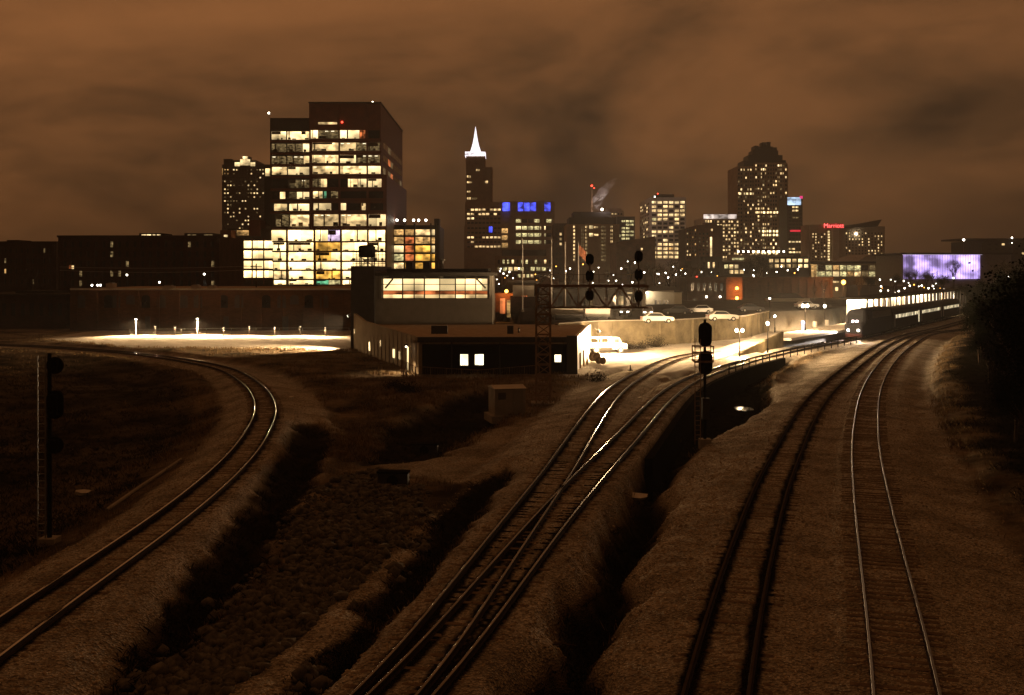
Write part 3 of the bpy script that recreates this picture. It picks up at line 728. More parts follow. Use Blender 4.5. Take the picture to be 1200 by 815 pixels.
C = Bld('brick_warehouse', 'long old two storey brick warehouse with bricked arches behind the lit strip', 'warehouse', 82, 412, 184, [old_brick, pale_concrete, roof_gravel])
C.vol(82, 412, 339, 34); C.vol(82, 413, 338, 0.6, y=-0.25, pb=340.2, m=1); C.wall.m = 2; C.wall.box(C.X(84), C.X(411), 0.5, 33.5, C.Z(339), C.Z(338.6)); C.wall.m = 0
arch = MB()
for i, px in enumerate([95,111,127,136,153,171,189,203,215,232,249,262,280,297,312,330,345,362,380,398]):
    tall = i % 3 != 1; x = C.X(px); w = 0.75; z0 = C.Z(361 if tall else 357); z1 = C.Z(349)
    pts = [(-w,z0),(w,z0),(w,z1)] + [(w*math.cos(t), z1+0.45*math.sin(t)) for t in (0.5,1.0,1.57,2.1,2.6)] + [(-w,z1)]
    a = MB(); n = len(pts)
    a.add([(p, -0.02, q) for p, q in pts]+[(p, 0.1, q) for p, q in pts], [tuple(range(n))]+[(k,n+k,n+(k+1)%n,(k+1)%n) for k in range(n)])
    a.build('window', [dark_wall, old_brick, dark_glass][i % 3 if i % 4 else 0], C.root, loc=(x, 0, 0))
    C.wall.box(x-0.95, x+0.95, -0.12, 0.05, z0-0.2, z0)
for px in range(90, 412, 24): C.wall.box(C.X(px-1), C.X(px+1), -0.16, 0.05, -1, C.Z(341.5))
for a, b in ((170,176),(262,268),(330,338)): MB().box(C.X(a), C.X(b), -0.06, 0.02, -0.5, 2.4).build('door', dark_wall, C.root)
C.wall.m = 0; C.done()
C2 = Bld('low_shed', 'low unlit shed at the left end of the brick warehouse', 'shed', -60, 80, 190, [dark_brick, roof_dark])
C2.vol(-60, 80, 346, 26); C2.vol(-61, 81, 345, 27, y=-0.5, pb=346.6, m=1); C2.vol(18, 62, 341, 9, y=6, m=1); C2.grid(-55, 76, 354, 372, 12, 1, 0.4, 0.8, {}, relief=0.15); C2.done()
r = thing('water_tower', 'black tank on a steel lattice standing on the station roof', 'water tank', (gx(430,144), 144, gz(312,144)))
m = MB(); zt = gz(288,144)-gz(312,144); m.lathe([(1.0,zt*0.42),(1.15,zt*0.46),(1.15,zt*0.95),(0.9,zt),(0.2,zt*1.03)], n=16); m.build('tank', black_paint, r)
m = MB()
for sx in (-1, 1):
    for sy in (-1, 1): m.bar((sx*.85,sy*.85,-0.15), (sx*.85,sy*.85,zt*.45), 0.12)
for k in (-1, 1):
    m.bar((-.85,k*.85,0), (.85,k*.85,zt*.42), .07); m.bar((.85,k*.85,0), (-.85,k*.85,zt*.42), .07)
m.build('stand', black_paint, r)
m = MB()
for x in np.linspace(-2.1, 2.4, 10):
    if abs(x) > 1.2 or True: m.bar((x, 1.4, -0.1), (x, 1.4, 2.15), 0.07)
for z in (0.35, 0.95, 1.55, 2.1): m.bar((-2.15,1.4,z), (2.45,1.4,z), 0.07)
m.build('lattice_screen', black_paint, r)

# --- railway station: hall with the glazed band, and the low wing in front
G = Bld('station_hall', 'grey station hall with a long glowing clerestory window band', 'station', 411, 577, 140, [grey_clad, dark_wall, roof_dark])
G.vol(438, 577, 350.5, 24, z0=2); G.vol(411, 438.4, 312, 20, y=-1.2, z0=-0.5, m=1); G.vol(438, 447, 318, 20, y=0.2, m=0, z0=3); G.vol(573.5, 577, 322, 20, y=0.2, z0=3)
G.vol(438, 577, 322, 14, y=9, z0=3, m=1)
gl = MB(); gl.m = 0; gl.box(G.X(441), G.X(581), -1.2, 23, G.Z(323.5), G.Z(319.5)); gl.box(G.X(452), G.X(572), 1, 22, G.Z(319.5), G.Z(315)); gl.build('roof', roof_dark, G.root)
for i, (a, b, c) in enumerate(((444,449,'k'),(449.5,471,'W'),(472,496.5,'W'),(498,533,'W'),(534.5,557,'W'),(558,571,'W'))): G.win(a, b, 327, 341, c, y=1.2); G.win(a, b, 345.5, 349.5, 'w' if c != 'k' else 'k', y=1.2)
G.win(449.5, 571, 341.3, 345.2, 'r', y=1.15)
m = MB()
for px in (443,448,471.5,485,497.2,515,533.7,545,557.5,571.5): m.box(G.X(px-.45), G.X(px+.45), 0.2, 0.7, G.Z(350.5), G.Z(323.5))
for py in (326.2, 333.5, 341, 350): m.box(G.X(442), G.X(573), 0.3, 0.6, G.Z(py+.4), G.Z(py-.3))
m.bar((G.X(557.5), 0.45, G.Z(326)), (G.X(569), 0.45, G.Z(338)), 0.22); m.bar((G.X(451), 0.45, G.Z(338)), (G.X(460), 0.45, G.Z(327)), 0.22)
m.build('window_frame', mullion, G.root)
for px in (474, 495): MB().box(G.X(px-4), G.X(px+4), 6, 9, G.Z(316), G.Z(307)).build('roof_unit', dark_wall, G.root)
m = MB(); m.tube((G.X(512), 8, 9), (G.X(512), 8, G.Z(305)), 0.35); m.tube((G.X(512), 8, G.Z(305)), (G.X(512), 8, G.Z(303)), 0.6); m.build('flue', steel, G.root)
G.done()

p0, p1, p2, p3 = (-9.3,105.0), (5.9,105.0), (9.7,135.0), (-20.9,139.0)
wg = thing('station_wing', 'low black fronted station wing with gravel roof and sloping side wall', 'station wing', (0, 105, 0))
o_ = lambda p: (p[0], p[1]-105)
m = MB(); m.box(p0[0]+.36, p1[0]-.46, 0, .3, -1.0, 2.88); m.build('front_wall', black_paint, wg)
m = MB(); m.prism([o_(q) for q in (p0,p1,p2,(9.0,139),p3)], 2.9, 3.2); m.build('roof', roof_gravel, wg)
m = MB(); m.bar((p0[0]-.1,-0.1,3.35), (p1[0]+.1,-0.1,3.35), 0.35, 0.5); m.build('front_parapet', dark_wall, wg)
m = MB(); w = 0.35
m.add([(p0[0],0,-1.2),(p3[0],34,-1.2),(p3[0],34,4.7),(-18.4,26.2,4.0),(p0[0],0,3.6),(p0[0]+w,0.1,-1.2),(p3[0]+w,34,-1.2),(p3[0]+w,34,4.7),(-18.4+w,26.2,4.0),(p0[0]+w,0.1,3.6)],
      [(0,4,3,2,1),(5,6,7,8,9),(1,2,7,6),(2,3,8,7),(3,4,9,8),(0,5,9,4),(0,1,6,5)]); m.build('side_wall', beige_clad, wg)
m = MB(); m.prism([(5.9,0.0),(6.3,0.0),(10.1,30),(9.7,30)], -0.8, 3.45); m.build('end_wall', white_paint, wg)
m = MB(); m.box(5.45, 6.5, -0.35, 0.35, -1.0, 3.75); m.build('corner_post', dark_wall, wg)
for a, b, c, d in ((539.5,548.5,415.5,428.5),(556.5,566.5,415.5,428),(650,657.5,416,424.5)):
    xa, xb, za, zb = gx(a,104.9), gx(b,104.9), gz(d,104.9), gz(c,104.9)
    wn = MB().box(xa, xb, -0.06, 0.02, za, zb).build('window', glow('office_window', (1.0,0.86,0.55), 2.6, var=0.3, lo=0.7, rand=0.1), wg)
    f = MB()
    for q in ((xa-.06,xa,za-.06,zb+.06),(xb,xb+.06,za-.06,zb+.06),(xa,xb,zb,zb+.06),(xa,xb,za-.06,za)): f.box(q[0],q[1],-0.1,0.03,q[2],q[3])
    f.build('frame', mullion, wn)
def on_side(px, py0, py1, wpx, code):   # a window in the sloping side wall
    t = None; dx, dy = p3[0]-p0[0], 34.0
    u = (px-600)/FP; t = (u*105-p0[0])/(dx-u*dy); x, y = p0[0]+dx*t, dy*t
    Y = 105+y; n = Vector((-dy, dx, 0)).normalized(); d = Vector((dx, dy, 0)).normalized(); hw = wpx/FP*Y/2*2.4
    c = Vector((x, y, 0))+n*0.05
    b = MB(); b.bar(c-d*hw+Vector((0,0,(gz(py0,Y)+gz(py1,Y))/2)), c+d*hw+Vector((0,0,(gz(py0,Y)+gz(py1,Y))/2)), 0.1, gz(py0,Y)-gz(py1,Y)); return b.build('window', W_[code], wg)
for a in ((433.5,401,411,1.6,'W'),(446.5,399,406,1.4,'w'),(462,409.5,419.5,3.2,'W'),(469,412,421.5,3.2,'d'),(478.5,407,434,1.2,'W'),(416,386,391,1.0,'w')): on_side(*a)
m = MB(); d_ = Vector((p3[0]-p0[0],34,0)).normalized(); n_ = Vector((-d_.y,d_.x,0))
for k in range(17):
    q_ = Vector((p0[0],0,0))+d_*(1.0+k*2.1)+n_*.03; zt = 3.55+.45*k/12.5 if k < 13 else 4.0+.6*(k-12.6)/4
    m.bar(q_+Vector((0,0,-1)), q_+Vector((0,0,zt)), .07)
m.build('wall_seam', grey_clad, wg)
m = MB()
for x in (-6.0,-1.2,2.6): m.tube((x,-.08,-.8),(x,-.08,3.1),.06)
m.build('downpipe', dark_wall, wg)
m = MB(); m.bar((p0[0],-.2,3.62),(p1[0],-.2,3.62),.12,.06); m.build('gutter', steel, wg)
for px, py in ((515,384),(598,384)):
    pt = Vector((gx(px,118), 13, 3.2)); MB().box(pt.x-.9 if px<550 else pt.x-.35, pt.x+.9 if px<550 else pt.x+.35, pt.y-.4, pt.y+.5, 3.2, 4.1).build('roof_unit', dark_wall, wg)
m = MB(); m.lathe([(.16,0),(.16,.55),(.32,.6),(.32,.75),(.05,.85)], (gx(521,120),15,3.2)); m.lathe([(.12,0),(.12,.5),(.2,.55)], (gx(608,120),15,3.2)); m.build('roof_vent', steel, wg)

# --- skyline
T1 = Bld('spired_skyscraper', 'slender skyscraper with a glowing white spire, tallest in the skyline', 'skyscraper', 545, 588, 1100, [brown_stone, white_stone])
T1.vol(546, 568.5, 181, 26); T1.vol(563, 577, 196, 30, y=3); T1.vol(545, 588, 237, 40, y=-4); T1.vol(545, 588, 291, 50, y=-8); T1.vol(544, 549, 265, 20, y=-3)
m = MB()
for px in np.arange(547, 568, 2.6): m.box(T1.X(px-.35), T1.X(px+.35), -0.8, 0.1, T1.Z(237), T1.Z(182))
for px in np.arange(569.5, 577, 2.6): m.box(T1.X(px-.35), T1.X(px+.35), 2.2, 3.1, T1.Z(237), T1.Z(197))
m.build('facade_rib', brown_stone, T1.root)
m = MB(); m.box(T1.X(545), T1.X(568.8), -1, 27, T1.Z(183.2), T1.Z(178.2)); m.build('crown_band', glow('crown_band_light', (1,.9,.95), 1.3, var=.3, scale=.15), T1.root)
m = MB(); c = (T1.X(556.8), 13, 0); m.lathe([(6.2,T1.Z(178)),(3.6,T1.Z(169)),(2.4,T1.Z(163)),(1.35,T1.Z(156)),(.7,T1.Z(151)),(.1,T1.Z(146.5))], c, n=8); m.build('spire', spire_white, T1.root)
for a, b, y0, y1, c in ((547,551.5,206,208.5,'w'),(558,562,198.5,200.5,'w'),(564,572.5,212,215,'w'),(547,553,213,214.8,'w'),(547,551,224,226,'w'),(547,552,231.5,234,'w'),(553.5,559,232,234,'d')): T1.win(a,b,y0,y1,c, y=-0.2 if b < 564 else 2.8)
T1.grid(547, 587, 243.5, 264, 9, 4, 0.75, 0.45, ['kwwwwkwww','wwkwwwkwk','WWkkkkkkk','kkkkkkkkk'], y=-4)
T1.grid(547, 587, 265, 292, 9, 5, 0.72, 0.4, ['kkkkkkdkk','kkkkkkkkk','WwkkwwwWw','kwkkkkkkk','kkwwwwwww'], y=-4, relief=0)
T1.win(572, 579, 266, 273, 'k', y=-4.2); MB().box(T1.X(573), T1.X(577), -4.5, -4.2, T1.Z(273), T1.Z(266)).build('blue_sign', blue_flood, T1.root)
T1.done()
T2 = Bld('blue_topped_office', 'office block crowned with blue floodlit glass bays', 'office tower', 587, 650, 900, [brown_stone, tan_stone])
T2.vol(598, 650, 236.5, 40, y=1); T2.vol(587, 600, 262, 30); T2.vol(587, 600, 237, 24, y=6); T2.vol(634, 638, 235, 9, y=-.6, m=0)
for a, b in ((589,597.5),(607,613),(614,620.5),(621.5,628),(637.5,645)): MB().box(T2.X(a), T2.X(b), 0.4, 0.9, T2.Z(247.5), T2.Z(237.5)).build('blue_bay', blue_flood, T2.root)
for a in (601,603.5,629.5,632,646.5): T2.wall.box(T2.X(a), T2.X(a+1.2), 0, 1, T2.Z(250), T2.Z(236))
T2.grid(604, 647, 255, 288, 6, 4, 0.82, 0.5, ['ykkyky','WyyyWk','yyyyyk','yyyyyk'], y=1)
for y in (268, 276, 285): T2.win(588, 595, y, y+5.5, 'o', out=.1)
T2.done()
T3 = Bld('terraced_office', 'broad low office with scattered small lit windows below the blue topped block', 'office building', 576, 652, 620, [brown_stone, roof_dark])
T3.vol(580, 648, 300, 40); T3.vol(588, 640, 293, 30, y=5, m=1); T3.vol(572, 655, 327, 42, y=-4)
T3.grid(582, 647, 303, 311, 12, 1, 0.45, 0.55, ['kyyWkyykykwk']); T3.grid(582, 647, 311.5, 319.5, 10, 1, 0.7, 0.55, ['dyWwykyyyk']); T3.grid(596, 646, 320, 327, 10, 1, 0.6, 0.55, ['kkywywkkkk']); T3.done()
T4 = Bld('dark_slab', 'narrow dark slab block between the blue topped office and brown tower', 'office tower', 649, 665, 760, [dark_brick])
T4.vol(649, 665, 262, 30); T4.grid(650, 664, 266, 318, 3, 9, 0.5, 0.5, {'w':0.1}, seed=9); T4.done()
T5 = Bld('brown_tower', 'brown round topped tower with vertical columns of small lit windows', 'office tower', 663, 727, 700, [brown_stone, dark_wall])
T5.vol(664, 726, 263, 36); T5.vol(667, 722, 255, 30, y=3, m=1); T5.vol(672, 716, 248.5, 24, y=6, m=1); T5.vol(688, 704, 262.5, 1.2, y=-1.1, m=0)
for px in np.arange(666, 726, 4.2): T5.wall.box(T5.X(px-.4), T5.X(px+.4), -0.7, 0.1, 0, T5.Z(263))
for k in range(10):
    y = 265+k*4.3
    for a, b, c in ((671.8,673.8,'w'),(681.3,684.5,'d'),(686,687.8,'w'),(704.3,709.5,'d'),(715.6,717.8,'w')): T5.win(a, b, y, y+2.4, c, out=0.1)
for y in (264.5, 273.5): T5.win(690.5, 695, y, y+4, 'W', y=-1.2); T5.win(696, 701, y+1, y+3, 'w', y=-1.2)
T5.done()
r = thing('radio_mast', 'thin radio mast with a red beacon above the brown tower', 'mast', (gx(693.5,712), 712, gz(249,712)))
h = gz(218.5,712)-gz(249,712); m = MB()
for a in range(3): m.bar((.8*math.cos(a*2.1), .8*math.sin(a*2.1), 0), (.2*math.cos(a*2.1), .2*math.sin(a*2.1), h), 0.16)
for k in range(6): z = h*k/6; q = .8-.6*k/6; m.path([(q*math.cos(a*2.1), q*math.sin(a*2.1), z+(h/12 if a % 2 else 0)) for a in range(4)], 0.06, 4)
m.build('lattice', rusty, r); MB().sphere((0,0,h+.3), 0.75).build('beacon', lamp_red, r); MB().sphere((1.6,0,h-1.2), 0.4).build('beacon', lamp_red, r)
T6 = Bld('stepped_block', 'small stepped block just behind the brown tower', 'office building', 707, 731, 850, [tan_stone])
T6.vol(707, 731, 247, 30); T6.vol(711, 728, 244.5, 20, y=4); T6.grid(709, 730, 249, 266, 6, 4, 0.5, 0.45, {'w':0.3,'r':0.1}, seed=2); T6.done()
T7 = Bld('bright_grid_block', 'block with a small grid of yellow green lit windows', 'office building', 723, 744, 800, [dark_wall])
T7.vol(723, 744, 254, 30); T7.grid(728, 743, 257.5, 282, 3, 6, 0.78, 0.55, ['yyy','kyy','yyk','yyy','yyy','yyk']); T7.win(724,727,275,278,'y'); T7.done()
T8 = Bld('red_brick_hall', 'windowless dark red brick hall with a raked roofline', 'hall', 722, 768, 500, [red_brick])
T8.wall.add([(T8.X(722),0,-1),(T8.X(768),0,-1),(T8.X(768),0,T8.Z(277)),(T8.X(722),0,T8.Z(284)),(T8.X(722),30,-1),(T8.X(768),30,-1),(T8.X(768),30,T8.Z(277)),(T8.X(722),30,T8.Z(284))],[(0,1,2,3),(5,4,7,6),(4,0,3,7),(1,5,6,2),(3,2,6,7)])
for px in (730,739,748,757): T8.wall.box(T8.X(px-.6), T8.X(px+.6), -.4, .05, -1, T8.Z(285))
T8.win(751, 753, 291, 293.5, 'w'); T8.done()
T9 = Bld('pale_gridded_tower', 'bright pale tower with white piers and rows of lit floors', 'office tower', 762, 804, 750, [white_stone, dark_wall])
T9.vol(762, 803.5, 232, 62); T9.vol(768, 790, 228, 20, y=12, m=1)
T9.grid(763, 803, 235, 304, 6, 14, 0.76, 0.58, ['WWWWWW','wkwwkw','wwwkww','kwwWww','ywwkwk','wkkkwk','kkkwkk','wwwwkw','Wkkkkk','kkWkkk','kwwwww','wwwoww','wwwwww','wwwwww'], relief=0.9)
T9.side(T9.X(762), 4, 58, 30, T9.Z(236), 6, 12, .6, .5, {'w':.3,'d':.2}, sign=-1, seed=3)
MB().box(T9.X(761.6), T9.X(804), -.6, 62.5, T9.Z(233.4), T9.Z(231.6)).build('parapet', white_stone, T9.root)
for px, py, mm in ((771,229.5,lamp_white),(774,225.5,lamp_red),(782,230,lamp_red)):
    b = MB(); b.tube((T9.X(px),14,T9.Z(233)), (T9.X(px),14,T9.Z(py)), .15); b = b.build('beacon_post', steel, T9.root); MB().sphere((T9.X(px),14,T9.Z(py)), .8 if mm is lamp_white else .5).build('beacon_bulb', mm, b)
T9.done()
T10 = Bld('red_tower', 'dark red block with one bright vertical strip of light', 'office tower', 803, 848, 620, [red_brick, dark_brick])
T10.vol(817, 847, 264, 30); T10.vol(803, 818, 268, 26, y=2, m=1); T10.vol(826, 840, 261, 8, y=6)
T10.win(832, 834.2, 278, 300.5, 'W', out=.4); T10.win(833, 835, 268.5, 271, 'w'); T10.grid(804, 816.5, 268, 305, 4, 9, .4, .5, {'w':.22,'o':.1}, y=2, seed=6); T10.grid(818, 831, 272, 300, 3, 6, .4, .4, {'d':.15}, seed=7, relief=.2); T10.done()
T11 = Bld('lit_roofed_block', 'broad block with a lit roof parapet and many small windows', 'office building', 825, 864, 720, [brown_stone, white_stone])
T11.vol(825, 866, 255, 40); T11.grid(840, 866, 258, 312, 8, 13, .6, .5, {'w':.5,'W':.15}, seed=8); T11.grid(826, 840, 257.5, 262, 5, 1, .6, .6, {'w':.6}, seed=3, relief=0)
MB().box(T11.X(824.5), T11.X(863), -.6, .2, T11.Z(256.5), T11.Z(251.5)).build('lit_parapet', glow('lit_parapet_light', (1,.82,.72), .55, var=.7, scale=.2), T11.root); T11.done()
T12 = Bld('crenellated_tower', 'tall dark apartment tower with a stepped crown right of centre', 'skyscraper', 864, 923, 900, [brown_stone, dark_wall])
T12.vol(864, 890, 195, 40, y=2); T12.vol(884, 923, 191.5, 44); T12.vol(866, 888, 300, 44, y=-3)
for a, b, t, y in ((872,921,188,5),(877,917,182,8),(882,912,176.5,10),(884.5,889,171,11),(890,906,172,12),(893,897.5,167,13),(898.5,903,166.5,13),(906,910.5,173,11)): T12.vol(a, b, t, 36-2*y, y=y, m=1)
for px in (864.3,871,878,884,891,898,905,912,918.5,922.7): T12.wall.box(T12.X(px-.5), T12.X(px+.5), -1.0, 2.2, 0, T12.Z(196))
T12.grid(884.5, 922.5, 192, 302, 13, 24, .55, .5, {'w':.19,'W':.05,'d':.18}, seed=21, relief=.35, vertical=False)
T12.grid(864.5, 884, 197, 302, 7, 23, .55, .5, {'w':.14,'W':.05,'d':.12}, seed=22, y=2, relief=.35, vertical=False)
for a, b, y in ((889,921,270),(893,917,274.5),(886,921,248),(866,884,226)):
    for px in np.arange(a, b, 4): T12.win(px, px+2.6, y, y+2.4, 'W', out=.25, y=0 if px > 884 else 2)
for px in np.arange(882, 922, 4.5): T12.win(px, px+3, 294 + (px*7) % 3, 298, 'W', out=.3)
T12.done()
T13 = Bld('narrow_sign_tower', 'narrow dark tower with a pale blue lit top and red band', 'office tower', 922, 941, 850, [dark_wall])
T13.vol(922.5, 940.5, 232, 26)
MB().box(T13.X(922.8), T13.X(938.5), -.5, -.05, T13.Z(240.5), T13.Z(231.5)).build('lit_top', glow('pale_blue_sign', (.55,.75,1.0), 1.5, var=.4, scale=.15, rand=0), T13.root)
MB().box(T13.X(937), T13.X(940.5), -.6, -.1, T13.Z(233), T13.Z(230)).build('red_sign', glow('pink_sign', (1,.05,.25), 1.0, rand=0), T13.root)
MB().box(T13.X(926), T13.X(940.5), -.5, -.05, T13.Z(271.8), T13.Z(269.8)).build('red_band', glow('red_sign_band', (1,.02,.06), .9, rand=0), T13.root)
T13.grid(924, 940, 241, 302, 4, 15, .8, .45, ['kwWk','kwwk','kkkk','kddk','kkkk','kkkk','kkkk','kkkk','kkkk','kkkk','WWWW','kkkk','wwkk','WWww','kkkk'], relief=.2); T13.done()
T14 = Bld('slim_shaft', 'slim pale windowless shaft beside the narrow sign tower', 'chimney', 943, 949, 800, [tan_stone])
T14.wall.lathe([(2.2,-1),(2.0,T14.Z(300)),(1.5,T14.Z(268)),(1.7,T14.Z(267)),(1.7,T14.Z(264))], (0,0,0), 12); T14.done()
T15 = Bld('hotel', 'broad pale hotel with a red lit name sign on its roof edge', 'hotel', 948, 1039, 820, [tan_stone, dark_wall, white_stone])
T15.vol(949, 987, 263.5, 26); T15.vol(985, 1037, 265.5, 24, y=6); T15.vol(975.5, 983.5, 268, 2, y=-1.6, m=2)
sl = MB(); sl.add([(T15.X(986),-1,T15.Z(268)),(T15.X(1028),-1,T15.Z(265.5)),(T15.X(1033),-1,T15.Z(257.5)),(T15.X(1010),-1,T15.Z(262)),(T15.X(986),-1,T15.Z(265)),
   (T15.X(986),20,T15.Z(268)),(T15.X(1028),20,T15.Z(265.5)),(T15.X(1033),20,T15.Z(257.5)),(T15.X(1010),20,T15.Z(262)),(T15.X(986),20,T15.Z(265))],
   [(0,1,2,3,4),(9,8,7,6,5),(0,5,6,1),(1,6,7,2),(2,7,8,3),(3,8,9,4),(4,9,5,0)]); sl.build('roof_canopy', dark_wall, T15.root)
for k in range(11): T15.win(970, 972.2, 271+k*3.25, 273+k*3.25, 'W', out=.3)
T15.grid(951, 968, 273, 306, 5, 10, .35, .5, {'w':.22,'W':.06}, seed=31, relief=.25); T15.grid(990, 1035, 272, 306, 12, 10, .34, .5, {'w':.24,'W':.05}, y=6, seed=32, relief=.25)
fc = bpy.data.curves.new('sign_lettering', 'FONT'); fc.body = 'Marriott'; fc.size = 4.6; fc.extrude = .15; fc.align_x = 'CENTER'
fc.materials.append(glow('red_sign_light', (1,.10,.09), 3.2, rand=0))
sg = MB().box(T15.X(966), T15.X(987), -1.1, -.7, T15.Z(268.4), T15.Z(262)).build('sign', glow('dark_red_sign_board', (1,.03,.03), .18, rand=0), T15.root)
tmp = bpy.data.objects.new('lettering_curve', fc); COL.objects.link(tmp); bpy.context.view_layer.update()
lm = bpy.data.meshes.new_from_object(tmp.evaluated_get(bpy.context.evaluated_depsgraph_get())); bpy.data.objects.remove(tmp)
t = place('sign_lettering', lm, sg, (T15.X(976.5), -1.35, T15.Z(267))); t.rotation_euler = (R(90), 0, 0)
lr = MB().sphere((T15.X(1005.5),4.5,T15.Z(274)), .9).build('wall_lamp', lamp_white, T15.root)
T15.done()
T16 = Bld('convention_hall', 'low hall with a long yellow lit glass front under a dark eave', 'convention hall', 948, 1032, 600, [tan_stone, roof_dark])
T16.vol(949, 1030, 309, 40); T16.vol(947, 1033, 306.6, 44, y=-3, pb=309.2, m=1)
T16.grid(950, 1026, 310.5, 325, 9, 2, .86, .8, ['ykyoyyykd','yyyWyowdy']); T16.win(949.5, 957, 310, 326, 'o', out=.2); T16.done()
T17 = thing('vaulted_hall', 'grey vaulted roof hall between the hotel and the violet wall', 'hall', (gx(1034,650), 650, 0))
m = MB(); xs = [gx(p,650)-gx(1034,650) for p in (1006,1015,1025,1037,1048,1060)]; zs = [gz(p,650) for p in (306,300.5,298,298.5,300,301)]
n = len(xs); vs = [(x,0,z) for x, z in zip(xs, zs)]+[(x,50,z) for x, z in zip(xs, zs)]; m.add(vs, [(i,i+1,n+i+1,n+i) for i in range(n-1)])
m.add([(x,0,z) for x, z in zip(xs, zs)]+[(xs[-1],0,0),(xs[0],0,0)], [tuple(range(n+2))[::-1]]); m.build('vault', concrete, T17)
for px in (1054, 1046): MB().box(gx(px,650)-gx(1034,650)-.6, gx(px,650)-gx(1034,650)+.6, -.2, 0, gz(319,650), gz(317,650)).build('window', W_['W'], T17)
T18 = Bld('violet_lit_hall', 'wide hall with a mottled violet glowing wall at right', 'convention centre', 1057, 1185, 540, [grey_clad, roof_dark])
T18.vol(1058, 1185, 298, 40); T18.vol(1056, 1187, 296.4, 44, y=-2, pb=298.4, m=1)
MB().box(T18.X(1058.5), T18.X(1148), -.5, -.05, T18.Z(327), T18.Z(299)).build('light_wall', glow('violet_light_wall', (.60,.42,1.0), 1.5, var=.6, lo=.28, scale=.09, rand=0), T18.root)
MB().box(T18.X(1057), T18.X(1150), -.9, -.5, T18.Z(299), T18.Z(297.6)).build('lit_eave', glow('violet_eave_light', (.9,.75,1.0), .5, rand=0), T18.root)
m = MB()
for px in np.arange(1059, 1149, 3.0): m.box(T18.X(px-.12), T18.X(px+.12), -.6, -.5, T18.Z(327), T18.Z(299))
m.build('wall_frame', mullion, T18.root); T18.done()
T19 = Bld('distant_rooftop_block', 'dark block at far right with lamps along its roof slab', 'office building', 1122, 1260, 720, [dark_wall])
T19.vol(1136, 1260, 283, 30); T19.vol(1128, 1260, 279.5, 36, y=-2, pb=281.6); T19.vol(1150, 1154, 281, 1, y=-2.2)
T19.grid(1156, 1250, 284, 300, 12, 3, .4, .4, {'w':.08}, relief=.2, seed=2)
for px, py, q in ((1127.5,281.5,1.3),(1184,279,.8),(1184,285,.4)):
    b = MB(); b.tube((T19.X(px),-2.4,T19.Z(300)), (T19.X(px),-2.4,T19.Z(py)), .1); b = b.build('lamp_post', steel, T19.root); MB().sphere((T19.X(px),-2.4,T19.Z(py)), q*.6).build('lamp_globe', lamp_white, b)
T19.done()

# --- blocks of the middle distance, on the raised street level
L1 = Bld('white_windowed_office', 'low office with two rows of large white lit windows', 'office building', 842, 950, 450, [dark_wall, concrete])
L1.vol(898, 949, 301, 36); L1.vol(842, 880, 306, 30, y=3); L1.vol(840, 882, 305, 32, y=2, pb=307.3, m=1); L1.vol(868, 930, 299, 30, y=6, m=1)
L1.grid(900, 948, 302.5, 315, 7, 2, .68, .62, ['wwWWwWw','dwwwdwW']); L1.grid(848, 878, 309.5, 322, 5, 2, .72, .7, ['ywWkk','kwwwk'], y=3)
for i, px in enumerate(range(870, 928, 6)): 
    b = MB(); b.tube((L1.X(px),8,L1.Z(300)), (L1.X(px),8,L1.Z(295)), .07); b = b.build('deck_lamp', steel, L1.root); MB().sphere((L1.X(px),8,L1.Z(294.6)), .4).build('lamp_globe', lamp_white, b)
L1.win(858, 872, 302.5, 305, 'y', y=1.9); L1.done()
L2 = Bld('dark_cube_block', 'small dark block with two lit windows right of the white house', 'office building', 819, 846, 420, [dark_wall])
L2.vol(820, 846, 301, 20); L2.grid(822, 845, 306, 316, 4, 1, .4, .7, ['kWwk']); L2.grid(822, 845, 317, 327, 4, 1, .4, .6, ['kkkk']); L2.done()
L3 = Bld('dark_brick_shop', 'dark brick shop with two white wall lamps below the red tower', 'shop', 805, 851, 262, [dark_brick])
L3.vol(805, 851, 326, 18); L3.vol(804, 852, 325, .6, y=-.2, pb=327.2)
for px in (827.5, 843.5):
    b = MB().box(L3.X(px)-.1, L3.X(px)+.1, -.35, 0, L3.Z(347.4), L3.Z(346.8)).build('lamp_bracket', steel, L3.root); MB().sphere((L3.X(px),-.4,L3.Z(348)), .26).build('lamp_globe', lamp_white, b)
L3.grid(808, 849, 331, 342, 6, 1, .5, .8, ['kkkkkk']); L3.win(812, 816, 350, 358, 'k'); L3.done()
L4 = Bld('orange_lit_shop', 'narrow red brick shop washed orange by two sodium lamps', 'shop', 851, 870, 270, [red_brick])
L4.vol(851, 870, 325, 16)
for py in (338, 349.5):
    b = MB().box(L4.X(863)-.08, L4.X(863)+.08, -.5, 0, L4.Z(py)+.2, L4.Z(py)+.35).build('lamp_bracket', steel, L4.root); MB().sphere((L4.X(863),-.6,L4.Z(py)), .42).build('lamp_globe', lamp_orange, b); lamp(b, (L4.X(863),-1.5,L4.Z(py)), 450, SODIUM, size=.4)
L4.win(854, 860, 356, 364, 'r'); L4.win(865, 868, 357, 366, 'k'); L4.done()
L5 = Bld('long_tan_warehouse', 'long plain tan brick warehouse right of the sodium lamps', 'warehouse', 868, 978, 290, [old_brick, tan_stone])
L5.vol(870, 976, 326, 26, m=0); L5.vol(869.5, 977, 325, .7, y=-.25, pb=327)
for px in range(874, 976, 9): L5.wall.box(L5.X(px-.5), L5.X(px+.5), -.3, .05, 2, L5.Z(328))
L5.win(900,902,331,336,'k'); L5.win(964,967,339,343,'w'); L5.done()
L6 = thing('shed', 'pale walled shed with dark hipped roof before the tan warehouse', 'shed', (gx(926,252), 252, 3.15))
z1 = gz(350,252)-3.15; z2 = gz(346.5,252)-3.15; w = gx(949,252)-gx(926,252)
